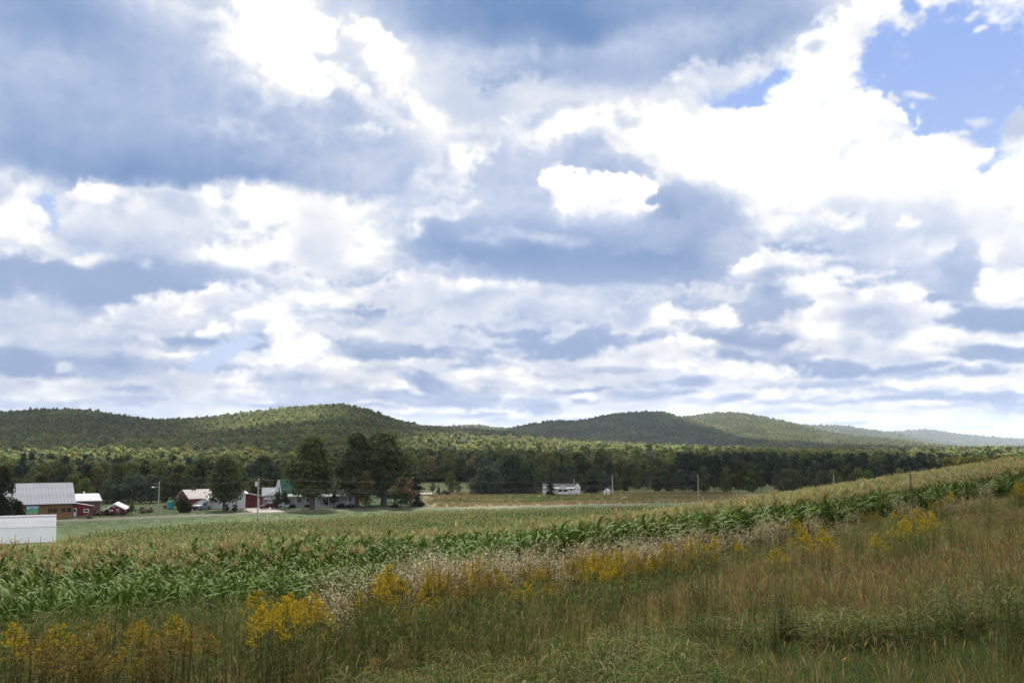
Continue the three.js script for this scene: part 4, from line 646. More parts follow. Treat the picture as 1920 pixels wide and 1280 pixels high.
{
  const S = site(781, 949.6), g = thing('picnic_table', 'dark picnic table on the lawn under the spruce', 'table', S.p, S.yaw + 0.2); part('top', box(-1, 1, 0.7, 0.76, -0.38, 0.38), DARKWOOD, g); for (const z of [-0.72, 0.72]) part('bench', box(-1, 1, 0.42, 0.47, z - 0.14, z + 0.14), DARKWOOD, g); for (const x of [-0.75, 0.75]) part('leg', [box(x - 0.05, x + 0.05, 0, 0.7, -0.5, -0.4), box(x - 0.05, x + 0.05, 0, 0.7, 0.4, 0.5), box(x - 0.05, x + 0.05, 0.36, 0.42, -0.8, 0.8)], DARKWOOD, g);
  const C = site(608.5, 950.2), c = thing('porch_chair', 'blue chair standing on the farmhouse porch', 'chair', [C.x, 0.36, -C.d - 1.2], C.yaw + 0.3), B = std([0.03, 0.06, 0.14], 0.7); part('seat', box(-0.32, 0.32, 0.38, 0.44, -0.3, 0.3), B, c); part('backrest', box(-0.32, 0.32, 0.44, 1.15, -0.34, -0.28), B, c); for (const x of [-0.28, 0.28]) for (const z of [-0.26, 0.26]) part('leg', box(x - 0.03, x + 0.03, 0, 0.38, z - 0.03, z + 0.03), B, c);
}
// ------------------------------------------------------------------ poles and wires
const POLE = textured(mottle(61, 128, [0.3, 0.27, 0.24], 0.6, 8), 0.5, 0.95), WIRE = std([0.1, 0.1, 0.11], 0.6), tops = [];
function pole(px, pyBase, pyTop, d, label, extra = {}) {
  const S = d ? null : site(px, pyBase), x = d ? bearing(px, d, 0) : S.x, dd = d || S.d, y0 = fieldY(x, dd), s = (dd * Math.cos(PITCH) - EYE * Math.sin(PITCH)) / FOCAL, h = d ? (840 - pyTop) * s + EYE - y0 : (pyBase - pyTop) * s;
  const g = thing('utility_pole', label, 'utility pole', [x, y0, -dd], Math.atan2(-x, dd)), r = extra.r ?? 0.16; part('pole', new THREE.CylinderGeometry(r * 0.72, r, h + 0.6, 12).translate(0, h / 2 - 0.3, 0), extra.mat ?? POLE, g);
  part('insulator', new THREE.CylinderGeometry(0.05, 0.07, 0.28, 8).translate(0, h + 0.12, 0), TRIM, g); tops.push({ x, y: y0 + h, z: -dd }); return [g, h, s];
}
{
  const [a, h] = pole(296, 963.4, 905.6, 0, 'wooden pole with a street lamp left of the round shrub'); part('bracket', box(-1.1, 0, h - 1.0, h - 0.92, -0.04, 0.04), CHROME, a); const l = part('lamp_head', new THREE.SphereGeometry(0.24, 14, 8).scale(1.7, 0.6, 1).translate(-1.35, h - 1.0, 0), TRIM, a); part('lens', new THREE.SphereGeometry(0.17, 12, 6).scale(1.4, 0.5, 0.9).translate(-1.4, h - 1.12, 0), std([0.5, 0.5, 0.48], 0.3), l);
  const [b, hb, s] = pole(482.6, 972.6, 899.5, 0, 'tall pale pole with a transformer in front of the drive', { r: 0.2 }); part('transformer', [new THREE.CylinderGeometry(0.26, 0.26, 0.95, 16).translate(-0.48, hb - 1.05, 0), new THREE.CylinderGeometry(0.2, 0.26, 0.1, 16).translate(-0.48, hb - 0.53, 0)], std([0.5, 0.52, 0.53], 0.5), b); part('bracket', box(-0.3, 0, hb - 1.2, hb - 0.9, -0.05, 0.05), CHROME, b); part('crossbar', box(-0.45, 0.35, hb - 1.95, hb - 1.85, -0.05, 0.05), POLE, b); part('cable_guard', box(0.12, 0.24, 0, 4.4, 0.1, 0.2), TRIM, b);
  for (const [px, lean] of [[488.8, 0.1], [501.8, 0.5]]) { const G = site(px + 1, 973), w = thing('guy_guard', lean < 0.2 ? 'pale guy wire guard close to the transformer pole' : 'pale leaning guy wire guard farther from the transformer pole', 'guy guard', G.p); const top = V(-lean * 0.8, 1.75, -0.2), T = new Tris(); limb(T, V(0, -0.1, 0), top, 0.05, 0.045, [0.6, 0.6, 0.5], 6); part('guard', T.geo(), DULL, w); const P = tops[1], q = V(P.x - G.x, P.y - 2.6, P.z + G.d), T2 = new Tris(); limb(T2, top, q, 0.014, 0.014, [0.2, 0.2, 0.2], 4); part('wire', T2.geo(), DULL, w); }
  pole(1148.6, 0, 893, 345, 'slim pale pole beside the tiny garden shed', { r: 0.13, mat: TIN }); pole(1219, 0, 906, 365, 'low grey pole before the wood right of the garden shed', { r: 0.15 }); pole(1310, 0, 891.5, 285, 'bare tall pole behind the corn in the middle of the field', { r: 0.16 }); pole(1566, 0, 892, 240, 'short pole tip showing above the corn right of the willow', { r: 0.16 });
  const wire = (a, b, sag) => { const m = a.clone().add(b).multiplyScalar(0.5); m.y -= sag; return new THREE.TubeGeometry(new THREE.QuadraticBezierCurve3(a, m, b), 24, 0.014, 4); };
  const at = (px, py, d) => { const s = (d * Math.cos(PITCH) - (EYE - 8) * Math.sin(PITCH)) / FOCAL; return V((px - 960) * s, EYE + (840 - py) * s, -d); }, p1 = V(tops[0].x, tops[0].y, tops[0].z), p2 = V(tops[1].x, tops[1].y, tops[1].z), dn = (v, k) => v.clone().setY(v.y - k);
  { const L = thing('power_line', 'thin wires from the left edge to the lamp pole', 'power line'); for (const w of [wire(at(-120, 918, 228), p1, 1.2), wire(dn(at(-120, 918, 228), 3.2), dn(p1, 3.4), 1.4)]) part('wire', w, WIRE, L); }
  { const L = thing('power_line', 'thin wires between the lamp pole and the transformer pole', 'power line'); for (const w of [wire(p1, p2, 1.3), wire(dn(p1, 3.4), dn(p2, 2.0), 1.4)]) part('wire', w, WIRE, L); }
  const p5 = V(tops[4].x, tops[4].y, tops[4].z);
  { const L = thing('power_line', 'long thin wires from the transformer pole past the farmhouse to the bare pole', 'power line'); for (const w of [wire(p2, p5, 2.6), wire(dn(p2, 2), dn(p5, 1.2), 2.8), wire(dn(p2, 2.5), dn(p5, 1.6), 2.9)]) part('wire', w, WIRE, L); }
}

// ------------------------------------------------------------------ trees and shrubs one can tell apart
function standing(kind, P, px, py, pyTop, wpx, name, label, o = {}) {
  const S = o.d ? { d: o.d, x: bearing(px, o.d, 0), s: (o.d * Math.cos(PITCH) - EYE * Math.sin(PITCH)) / FOCAL } : site(px, py); const b = P.box ??= (P.crown.computeBoundingBox(), P.crown.boundingBox), h = o.d ? (840 - pyTop) * S.s + EYE : (py - pyTop) * S.s, w = wpx * S.s;
  return plantTree(kind, P, name, label, [S.x, 0, -S.d], o.turn ?? px * 0.37, [w / (b.max.x - b.min.x), h / b.max.y, w / (b.max.z - b.min.z)], o.group);
}
{
  const big = { size: 0.62, ragged: 0.75 };
  const round = leafy(201, { h: 14, w: 11, base: 3.1, boughs: 60, sprays: 7000, cols: DARK.concat([[0.075, 0.1, 0.028]]), top: 0.62, trunkR: 0.36, ...big, size: 0.5 });
  standing('leafy', round, 418, 957.5, 851, 86, 'maple_tree', 'round dark green maple in front of the white barn');
  const m1 = leafy(202, { h: 19, w: 14, base: 4.1, boughs: 46, sprays: 9500, cols: DARK.concat(GREEN), top: 0.7, trunkR: 0.55, ...big, warm: { share: 0.1, cols: [[0.11, 0.08, 0.028], [0.1, 0.09, 0.03], [0.13, 0.075, 0.03]] } });
  standing('leafy', m1, 585, 955.5, 806, 112, 'maple_tree', 'tall spreading maple before the farmhouse porch');
  const m2 = leafy(203, { h: 19, w: 11, base: 3.8, boughs: 38, sprays: 8000, cols: DARK, top: 0.7, trunkR: 0.5, ...big }), m3 = leafy(204, { h: 19, w: 13.5, base: 3.8, boughs: 46, sprays: 9500, cols: DARK.concat(GREEN), top: 0.6, trunkR: 0.55, ...big, warm: { share: 0.14, cols: [[0.12, 0.085, 0.026], [0.1, 0.095, 0.028], [0.14, 0.08, 0.026]] } });
  standing('leafy', m2, 668, 948, 806, 100, 'maple_tree', 'dark tall maple left in the pair right of the farmhouse', { d: 268 });
  standing('leafy', m3, 716, 947, 801, 128, 'maple_tree', 'tallest maple with yellowing crown right of the farmhouse');
  const o1 = leafy(205, { h: 9, w: 6, base: 2, boughs: 22, sprays: 1700, size: 0.42, cols: ORANGE.concat([[0.07, 0.075, 0.024], [0.06, 0.07, 0.024]]), top: 0.5, ragged: 0.4, trunkR: 0.2 });
  standing('leafy', o1, 684, 947, 882, 38, 'maple_tree', 'small orange tinged maple in front of the tall pair', { d: 258 });
  standing('leafy', leafy(206, { h: 9, w: 7, base: 2, boughs: 24, sprays: 1900, size: 0.42, cols: [[0.06, 0.075, 0.03], [0.075, 0.085, 0.03], [0.05, 0.068, 0.03]], top: 0.5, ragged: 0.45, trunkR: 0.17, warm: { share: 0.25, cols: ORANGE } }), 752, 954.5, 893, 50, 'maple_tree', 'young maple with a few red boughs by the road');
  standing('leafy', hued(D.birch[1], 'or', ORANGE), 769, 952, 900, 28, 'maple_tree', 'slim reddish young tree beside the young maple');
  standing('spruce', D.spruce[1], 783, 950, 919, 36, 'spruce_tree', 'low dark spruce at the end of the farmhouse lawn');
  standing('leafy', D.pine[1], 768, 940, 868, 52, 'pine_tree', 'dark pine behind the young maple', { d: 285 });
  standing('leafy', D.pine[2], 742, 940, 880, 46, 'pine_tree', 'dark bushy pine between the tall maple and the spruce', { d: 290 });
  const sap = leafy(207, { h: 5, w: 3.6, base: 1.0, boughs: 14, sprays: 700, size: 0.34, cols: DARK.concat([[0.1, 0.07, 0.03]]), top: 0.6, trunkR: 0.08 });
  standing('leafy', sap, 520, 954.5, 921, 22, 'young_tree', 'small dark tree before the left end of the farmhouse'); standing('leafy', sap, 533, 954, 918, 24, 'young_tree', 'small tree with brownish leaves beside the porch', { turn: 2.1 });
  standing('leafy', sap, 626, 951, 915, 22, 'young_tree', 'small tree shading the middle of the porch', { turn: 4 });
  const shrub = leafy(208, { h: 5.4, w: 6.2, base: 0.1, boughs: 26, sprays: 1900, size: 0.36, cols: [[0.035, 0.045, 0.018], [0.05, 0.055, 0.022], [0.07, 0.06, 0.022]], top: 0.7, trunkR: 0.12, stems: 3 });
  standing('leafy', shrub, 343, 960, 927, 36, 'lilac_shrub', 'round dark shrub between the turquoise tank and the red barn');
  const bush = leafy(209, { h: 1.6, w: 2, base: 0.05, boughs: 12, sprays: 520, size: 0.2, cols: [[0.09, 0.06, 0.05], [0.12, 0.075, 0.06], [0.06, 0.06, 0.03]], top: 0.8, trunkR: 0.04, stems: 3 }), hyd = leafy(210, { h: 1.6, w: 2.2, base: 0.05, boughs: 14, sprays: 600, size: 0.22, cols: [[0.28, 0.17, 0.13], [0.34, 0.22, 0.17], [0.18, 0.11, 0.07], [0.06, 0.06, 0.03]], top: 0.85, trunkR: 0.04, stems: 4 }), yew = leafy(211, { h: 1.4, w: 2.4, base: 0, boughs: 14, sprays: 700, size: 0.22, cols: NEEDLE, top: 0.85, trunkR: 0.05, stems: 3 });
  standing('leafy', hyd, 167, 972.5, 960.5, 17, 'flowering_bush', 'pink brown flowering bush in front of the red porch window');
  standing('leafy', hyd, 267, 962, 950, 20, 'flowering_bush', 'faded pink bush right of the red shed', { turn: 2 }); standing('leafy', hyd, 281, 961, 951, 16, 'flowering_bush', 'smaller dark pink bush beside the faded one', { turn: 4 });
  standing('leafy', bush, 439, 958, 945, 13, 'flowering_bush', 'reddish bush on the grass before the white barn'); standing('leafy', bush, 425, 957.5, 944, 8, 'flowering_bush', 'narrow dark bush beside the round maple trunk', { turn: 1 });
  const beds = [[180, 16, 8, bush], [191, 16, 8, hyd], [200, 12, 9, sap], [208, 10, 6, bush], [219, 10, 10, hyd], [230, 12, 7, bush]];
  beds.forEach(([px, w, h, P], i) => standing('leafy', P, px, 966.5, 966.5 - h - 2, w, 'garden_bush', ['low dark bush at the left end of the flower bed by the red shed', 'pinkish bush in the flower bed left of the shed window', 'upright small tree in the flower bed before the shed window', 'low bush under the window of the red shed', 'tall pinkish bush before the door of the red shed', 'low bush at the right corner of the red shed'][i], { turn: i }));
  standing('leafy', sap, 246, 965, 944, 20, 'garden_bush', 'leafy bush just right of the red shed', { turn: 5 });
  [[548, 958.0, 14, 8], [575, 950.5, 12, 7], [640, 952.6, 24, 9], [657, 951.8, 16, 8]].forEach(([px, py, w, h], i) => standing('leafy', yew, px, 951.8, 951.8 - h, w, 'yew_bush', ['low yew under the left porch windows', 'dark yew beside the big maple trunk', 'broad dark yew before the porch steps', 'dark yew at the right end of the porch'][i], { turn: i * 2 }));
  standing('leafy', yew, 740, 952, 943.5, 18, 'yew_bush', 'dark low bush left of the young maple', { turn: 1 });
  // at the left edge of the picture
  const edge = leafy(212, { h: 12, w: 8, base: 0.4, boughs: 44, sprays: 5200, size: 0.42, cols: [[0.022, 0.032, 0.012], [0.032, 0.042, 0.015], [0.045, 0.05, 0.018]], top: 0.6, trunkR: 0.3, ragged: 0.5 });
  standing('leafy', edge, -2, 975, 868, 62, 'maple_tree', 'very dark tree at the left edge before the ochre barn', { d: 200 }); standing('leafy', edge, 30, 972, 936, 34, 'maple_tree', 'low dark tree overlapping the left end of the ochre barn', { d: 203, turn: 2.5 });
  // behind the farm and across the meadow
  const silver = leafy(213, { h: 11, w: 12, base: 0.8, boughs: 32, sprays: 2600, size: 0.55, cols: SILVER, top: 0.8, trunkR: 0.25 });
  standing('leafy', silver, 478, 950, 863, 54, 'silver_willow', 'rounded silvery green tree above the red garage', { d: 345 }); standing('leafy', silver, 512, 950, 870, 52, 'silver_willow', 'paler silvery tree beside it above the farmhouse annexe', { d: 338, turn: 1.5 });
  standing('leafy', hued(D.wood[1], 'ol', [[0.07, 0.07, 0.022], [0.085, 0.08, 0.024], [0.055, 0.06, 0.02], [0.1, 0.07, 0.026]]), 486, 955, 893, 66, 'leafy_tree', 'olive tree with orange tips behind the red garage', { d: 292 });
  const willow = leafy(214, { h: 14, w: 15, base: 0.3, boughs: 50, sprays: 5600, size: 0.55, cols: [[0.045, 0.07, 0.036], [0.06, 0.085, 0.042], [0.075, 0.105, 0.055]], top: 0.7, trunkR: 0.4, ragged: 0.4 });
  standing('leafy', willow, 914, 925, 872, 84, 'willow_tree', 'dark spreading willow left in the clump by the meadow', { d: 342 }); standing('leafy', willow, 958, 926, 847, 92, 'willow_tree', 'tallest dark willow of the clump by the meadow', { d: 350, turn: 2.2 }); standing('leafy', willow, 990, 926, 862, 60, 'willow_tree', 'dark willow right in the clump by the meadow', { d: 346, turn: 4.1 });
  standing('spruce', D.spruce[0], 1032, 928, 872, 26, 'spruce_tree', 'dark spruce at the left end of the bungalow', { d: 331 }); standing('spruce', D.spruce[2], 1110, 928, 876, 46, 'spruce_tree', 'broad dark spruce between the bungalow and the garden shed', { d: 345 });
  standing('leafy', hued(D.wood[2], 'gr', GREEN), 845, 926, 882, 26, 'leafy_tree', 'round green tree in the meadow gap', { d: 352 }); standing('spruce', D.spruce[0], 822, 926, 905, 12, 'spruce_tree', 'small dark spruce in the meadow gap', { d: 340, turn: 2 }); standing('leafy', hued(D.birch[0], 'sg', SILVER), 811, 926, 902, 16, 'young_tree', 'thin pale young tree left of the small spruce', { d: 338 }); standing('leafy', hued(D.birch[1], 'sg', SILVER), 858, 928, 902, 20, 'young_tree', 'pale bushy young tree at the edge of the willow clump', { d: 336 });
  standing('leafy', yew, 834, 929, 919, 26, 'garden_bush', 'dark spreading bush under the round green tree', { d: 333 });
  const pom = leafy(215, { h: 9, w: 11, base: 0.3, boughs: 34, sprays: 3000, size: 0.46, cols: [[0.08, 0.09, 0.04], [0.095, 0.1, 0.045], [0.065, 0.08, 0.036]], top: 0.85, trunkR: 0.25, ragged: 0.25 });
  standing('leafy', pom, 1485, 925, 878, 56, 'willow_tree', 'round olive willow behind the corn', { d: 300 }); standing('leafy', pom, 1546, 920, 882, 46, 'willow_tree', 'flatter olive willow right of the round one', { d: 312, turn: 2 });
  // the front of the wood: tree by tree
  const r = rng(515), hues = { dark: DARK, green: GREEN, olive: [[0.07, 0.072, 0.024], [0.085, 0.085, 0.028], [0.058, 0.066, 0.022]], rust: ORANGE.concat(GREEN), silver: SILVER }, word = { dark: 'dark green', green: 'mid green', olive: 'olive', rust: 'rust tinged', silver: 'greyish green' };
  const MARKS = [[25, 'behind the dark edge tree'], [80, 'above the left half of the ochre barn'], [135, 'above the right half of the ochre barn'], [185, 'above the barn wing'], [240, 'above the red shed'], [296, 'left of the lamp pole'], [345, 'between the lamp pole and the red barn'], [385, 'above the red barn'], [460, 'behind the round maple'], [535, 'above the farmhouse annexe'], [635, 'behind the tall spreading maple'], [790, 'behind the maple pair'], [880, 'behind the meadow gap'], [1010, 'behind the dark willows'], [1060, 'above the bungalow'], [1120, 'behind the broad spruce'], [1180, 'behind the garden shed'], [1250, 'left of the bare pole'], [1330, 'behind the bare pole'], [1440, 'between the bare pole and the olive willow'], [1520, 'above the round olive willow'], [1580, 'above the flatter olive willow'], [1680, 'left of the dead stalk'], [1760, 'right of the dead stalk'], [9999, 'at the right end of the pine row']];
  const where = (px) => MARKS.find((m) => px < m[0])[1];
  for (let row = 0; row < 3; row++) for (let px = -30; px < 1850; px += 17 + 9 * r()) {
    const left = px < 800, gap = px > 785 && px < 1010; let d = (px < 560 ? 292 : left ? 312 : gap ? 392 : px < 1300 ? 356 : 352) + row * 24 + 14 * r(); if (px < 300) d -= 12; if (gap && row === 0) continue; if (px > 775 && px < 905 && d < 445) continue;
    const pinePart = px > 1270 ? 0.62 + 0.14 * row : px < 560 ? 0.34 : 0.16, q = r(), lowRow = row === 0 ? 0.66 : row === 1 ? 0.88 : 1, g = 'wood edge trees ' + where(px);
    const x = bearing(px, d, 0), h = (px > 1270 ? 12.4 : px > 790 ? 10.4 : 11.8) * lowRow * (0.82 + 0.3 * r());
    if (q < pinePart && !(px > 1180 && px < 1640 && row === 0)) { const sp = r() < 0.35 && px < 1270, P = sp ? D.spruce[(r() * 3) | 0] : D.pine[(r() * 3) | 0], t = plantTree('n', P, sp ? 'spruce_tree' : 'pine_tree', `dark ${sp ? 'spruce' : 'pine'} in the wood edge ${where(px)}`, [x, 0, -d], r() * 6.3, [h / 13 * (1 + 0.2 * r()), h / 13, h / 13 * (1 + 0.2 * r())], g); }
    else { const k = (px > 1180 && row === 0 ? ['olive', 'silver', 'green', 'olive'] : px < 560 && row > 0 ? ['olive', 'green', 'rust', 'dark', 'green'] : ['green', 'dark', 'olive', 'silver', 'dark', 'rust'])[(r() * 4.6) | 0] ?? 'green', slim = px > 1180 && row === 0 && r() < 0.5, P = hued(slim ? D.birch[(r() * 2) | 0] : D.wood[(r() * 4) | 0], k, hues[k]); plantTree('l', P, 'leafy_tree', `${word[k]} ${slim ? 'slender ' : ''}tree in the wood edge ${where(px)}`, [x, 0, -d], r() * 6.3, [h / 12 * (0.9 + 0.35 * r()), h / 12, h / 12 * (0.9 + 0.35 * r())], g); }
  }
  // sunny scrub beyond the brow at right
  for (let i = 0; i < 14; i++) { const px = 1770 + i * 12 + 6 * r(), d = 260 + 60 * r(), y = 8.2 + 5 * r(); const P = hued(D.wood[i % 4], 'sun', [[0.16, 0.16, 0.04], [0.12, 0.13, 0.035], [0.2, 0.17, 0.04]]), x = bearing(px, d, 12), h = (840 - 857 + i * 0.4) * d / FOCAL + EYE - Math.max(0, fieldY(x, d)); plantTree('l', P, 'leafy_tree', 'yellow green tree beyond the brow of the cornfield', [x, fieldY(x, d), -d], i, [0.75, Math.max(4, h) / 12, 0.75], 'yellow green trees beyond the brow'); }
}

// ------------------------------------------------------------------ maize
function maize(seed) {
  const r = rng(seed), H = 2.15 + 0.25 * r(), parts = { stalk: new Tris(), leaf: [], tassel: new Tris() }, bend = V(0.12 + 0.12 * r(), 0, 0.06 * (r() - 0.5)), at = (t) => V(bend.x * t * t, H * 0.86 * t, bend.z * t * t);
  for (let i = 0; i < 3; i++) limb(parts.stalk, at(i / 3), at((i + 1) / 3), 0.014 - i * 0.002, 0.013 - i * 0.003, [0.11, 0.14, 0.045], 5);
  const a0 = r() * 6.283;
  for (let i = 0; i < 11; i++) {
    const t = 0.1 + 0.74 * i / 10, a = a0 + i * Math.PI + (r() - 0.5) * 0.9, L = (0.7 + 0.32 * Math.sin(t * 3)) * (0.9 + 0.3 * r()) * (t > 0.72 ? 0.75 : 1), up = lerp(0.95, 1.2, t) * (0.8 + 0.4 * r()), d = V(Math.cos(a), 0, Math.sin(a)), T = new Tris(), pts = []; let p = at(t), e = up;
    const n = 6; for (let k = 0; k <= n; k++) { pts.push(p.clone()); const q = k / n; p = p.clone().add(V(d.x * Math.cos(e) + 0.16 * q, Math.sin(e), d.z * Math.cos(e)).multiplyScalar(L / n)); e -= lerp(0.12, 0.52, q) * (0.7 + 0.6 * r()); }
    const g = 0.75 + 0.5 * r(), c = t < 0.2 && r() < 0.5 ? [0.2, 0.17, 0.08] : [0.085 * g, 0.135 * g, 0.02 * g], tw = r() - 0.5, side = V(-d.z, tw * 0.9, d.x).normalize();
    T.strip(pts, side, (q) => 0.1 * Math.sin(Math.min(1, q * 3 + 0.35) * 1.57) * (1 - q) ** 0.55 * 1.12, c, c.map((v, j) => v * 1.1 + (j < 2 ? 0.01 : 0))); parts.leaf.push(T.geo());
  }
  const top = at(1); for (let i = 0; i < 9; i++) { const a = r() * 6.283, e = i ? 0.55 + 0.7 * r() : 1.5, L = i ? 0.26 + 0.12 * r() : 0.42, d = V(Math.cos(a) * Math.cos(e), Math.sin(e), Math.sin(a) * Math.cos(e)), b = top.clone().add(V(0, 0.05 + 0.1 * r(), 0)), c = [0.47, 0.42, 0.2].map((v) => v * (0.75 + 0.5 * r())), m = b.clone().addScaledVector(d, L * 0.6), q = b.clone().addScaledVector(d, L).add(V(0.02, -0.06, 0)); const sd = V(-d.z, 0.1, d.x).normalize(); parts.tassel.strip([b, m, q], sd, (u) => 0.036 * (1 - u * 0.7), c); parts.tassel.strip([b, m, q], V(0, 1, 0).cross(sd).normalize(), (u) => 0.036 * (1 - u * 0.7), c); }
  limb(parts.tassel, top, top.clone().add(V(0.01, 0.3, 0)), 0.008, 0.004, [0.36, 0.27, 0.14], 4);
  return { stalk: parts.stalk.geo(), leaf: parts.leaf, tassel: parts.tassel.geo() };
}
{
  const kinds = [0, 1, 2, 3, 4].map((i) => maize(300 + i)), whole = [...kinds.map((k) => join([k.stalk, ...k.leaf, k.tassel])), ...kinds.map((k) => join([k.stalk, ...k.leaf]))], r = rng(77), all = [], lists = whole.map(() => []);
  for (let d = 15; d < 240; d += d < 80 ? 0.66 : d < 130 ? 0.8 : 1.0) for (let x = -0.56 * d - 4; x < 0.56 * d + 4; x += d < 70 ? 0.27 : d < 130 ? 0.4 : 0.6) {
    const X = x + (r() - 0.5) * 0.3, Dd = d + (r() - 0.5) * 0.5, e = Dd - cornEdge(X) - 1.2 * (fb(X / 4, 3, 2) - 0.5); if (e < 0 || Dd > cornFar(X, Dd) || fb(X / 7 + 5, Dd / 7, 2) < 0.2) continue;
    if (X > 62 && Dd > 185) continue;
    const vig = fb(X / 13 + 60, Dd / 9, 3), s = (0.86 + 0.2 * r()) * (0.8 + 0.42 * vig) * lerp(1, 0.66 + 0.34 * step(3, 13, e), step(0.06, -0.12, X / Dd)), n = 0.8 + 0.4 * r();
    all.push([X, fieldY(X, Dd) - 0.04, -Dd, r() < 0.75 ? (r() - 0.5) * 1.6 : r() * 6.283, s * 1.08, s, n, n * (0.95 + 0.1 * vig), n, 0.1 * r(), e, (r() * 5) | 0, X / Dd < 0.02 && e < 6 + 3 * r() || r() < 0.12 + 0.8 * step(0.56, 0.66, vig)]);
  }
  // the three hundred that show largest stand as plants of their own
  const order = all.map((a, i) => [a[10] < 3.2 && Math.abs(a[0] / a[2]) < 0.52 ? Math.hypot(a[0], a[2]) : 999, i]).sort((a, b) => a[0] - b[0]), own = new Set(order.slice(0, 300).map((o) => o[1])), first = {};
  all.forEach((a, i) => {
    const k = a[11], id = k + (a[12] ? 5 : 0);
    if (!own.has(i)) { lists[a[12] ? k + 5 : k].push(a); return; }
    const q = a[0] / -a[2] * FOCAL + 960, label = 'green maize plant in the front row ' + (q < 140 ? 'at the left end of the field' : q < 300 ? 'above the dull goldenrod at left' : q < 480 ? 'above the left goldenrod stand' : q < 640 ? 'above the brightest goldenrod' : q < 760 ? 'where the aster belt begins' : q < 900 ? 'behind the first white asters' : q < 1060 ? 'behind the thickest white asters' : q < 1260 ? 'behind the last goldenrod of the belt' : 'up the slope'), group = 'maize plants in the front rows';
    if (!first[id]) { const t = first[id] = thing('maize_plant', label, 'maize', a.slice(0, 3), a[3], group); t.scale.set(a[4], a[5], a[4]); part('stalk', kinds[k].stalk, CORN, t); for (const g of kinds[k].leaf) part('leaf', g, CORN, t); if (!a[12]) part('tassel', kinds[k].tassel, CORN, t); }
    else copyOf(first[id], a.slice(0, 3), a[3], label, [a[4], a[5], a[4]]);
  });
  const g = stuffGroup('maize_field', 'tasselled maize filling the field down to the road', 'maize'); lists.forEach((l, i) => instanced('maize_rows', whole[i], CORN, l, g)); console.log('maize', all.length);
}

// ------------------------------------------------------------------ the rough meadow in front
// a tuft of blades; seed heads on the tallest
function tuft(seed, { n, h, spread, w, cols, lean = 0.35, heads = 0, headCol, headW = 0.022, headL = 0.13, seg = 3 }) {
  const r = rng(seed), T = new Tris();
  for (let i = 0; i < n; i++) {
    const a = r() * 6.283, q = spread * Math.sqrt(r()), b = V(Math.cos(a) * q, -0.03, Math.sin(a) * q), H = h * (0.55 + 0.6 * r()), la = r() * 6.283, ln = lean * (0.3 + r()) * H, d = V(Math.cos(la), 0, Math.sin(la)), g = 0.65 + 0.7 * r(), c = cols[(r() * cols.length) | 0].map((v) => v * g), pts = [];
    for (let k = 0; k <= seg; k++) { const t = k / seg; pts.push(V(b.x + d.x * ln * t * t, b.y + H * t * (1 - 0.18 * t * lean * 2), b.z + d.z * ln * t * t)); }
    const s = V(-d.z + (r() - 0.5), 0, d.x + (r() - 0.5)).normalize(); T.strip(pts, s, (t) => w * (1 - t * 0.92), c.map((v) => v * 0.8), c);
    if (r() < heads) { const e = pts[seg], f = pts[seg - 1], u = e.clone().sub(f).normalize(), hc = headCol[(r() * headCol.length) | 0].map((v) => v * (0.7 + 0.6 * r())); const p = [e.clone().addScaledVector(u, -headL * 0.3), e.clone().addScaledVector(u, headL * 0.25), e.clone().addScaledVector(u, headL * 0.8)]; T.strip(p, s, (t) => headW * (t === 0 ? 0.3 : 1 - 0.8 * Math.abs(t - 0.5)), hc); T.strip(p, V(-s.z, 0, s.x), (t) => headW * (t === 0 ? 0.3 : 1 - 0.8 * Math.abs(t - 0.5)), hc); }
  }
  return T.geo();
}
const TAN = [[0.294, 0.235, 0.088], [0.244, 0.189, 0.067], [0.361, 0.294, 0.134], [0.193, 0.164, 0.050]], RUSSET = [[0.203, 0.156, 0.062], [0.250, 0.195, 0.082], [0.156, 0.129, 0.047]], LUSH = [[0.062, 0.115, 0.016], [0.085, 0.138, 0.022], [0.045, 0.085, 0.013], [0.11, 0.14, 0.034], [0.16, 0.15, 0.055]], MIXED = [[0.17, 0.155, 0.035], [0.25, 0.205, 0.075], [0.13, 0.135, 0.028], [0.32, 0.25, 0.11]];
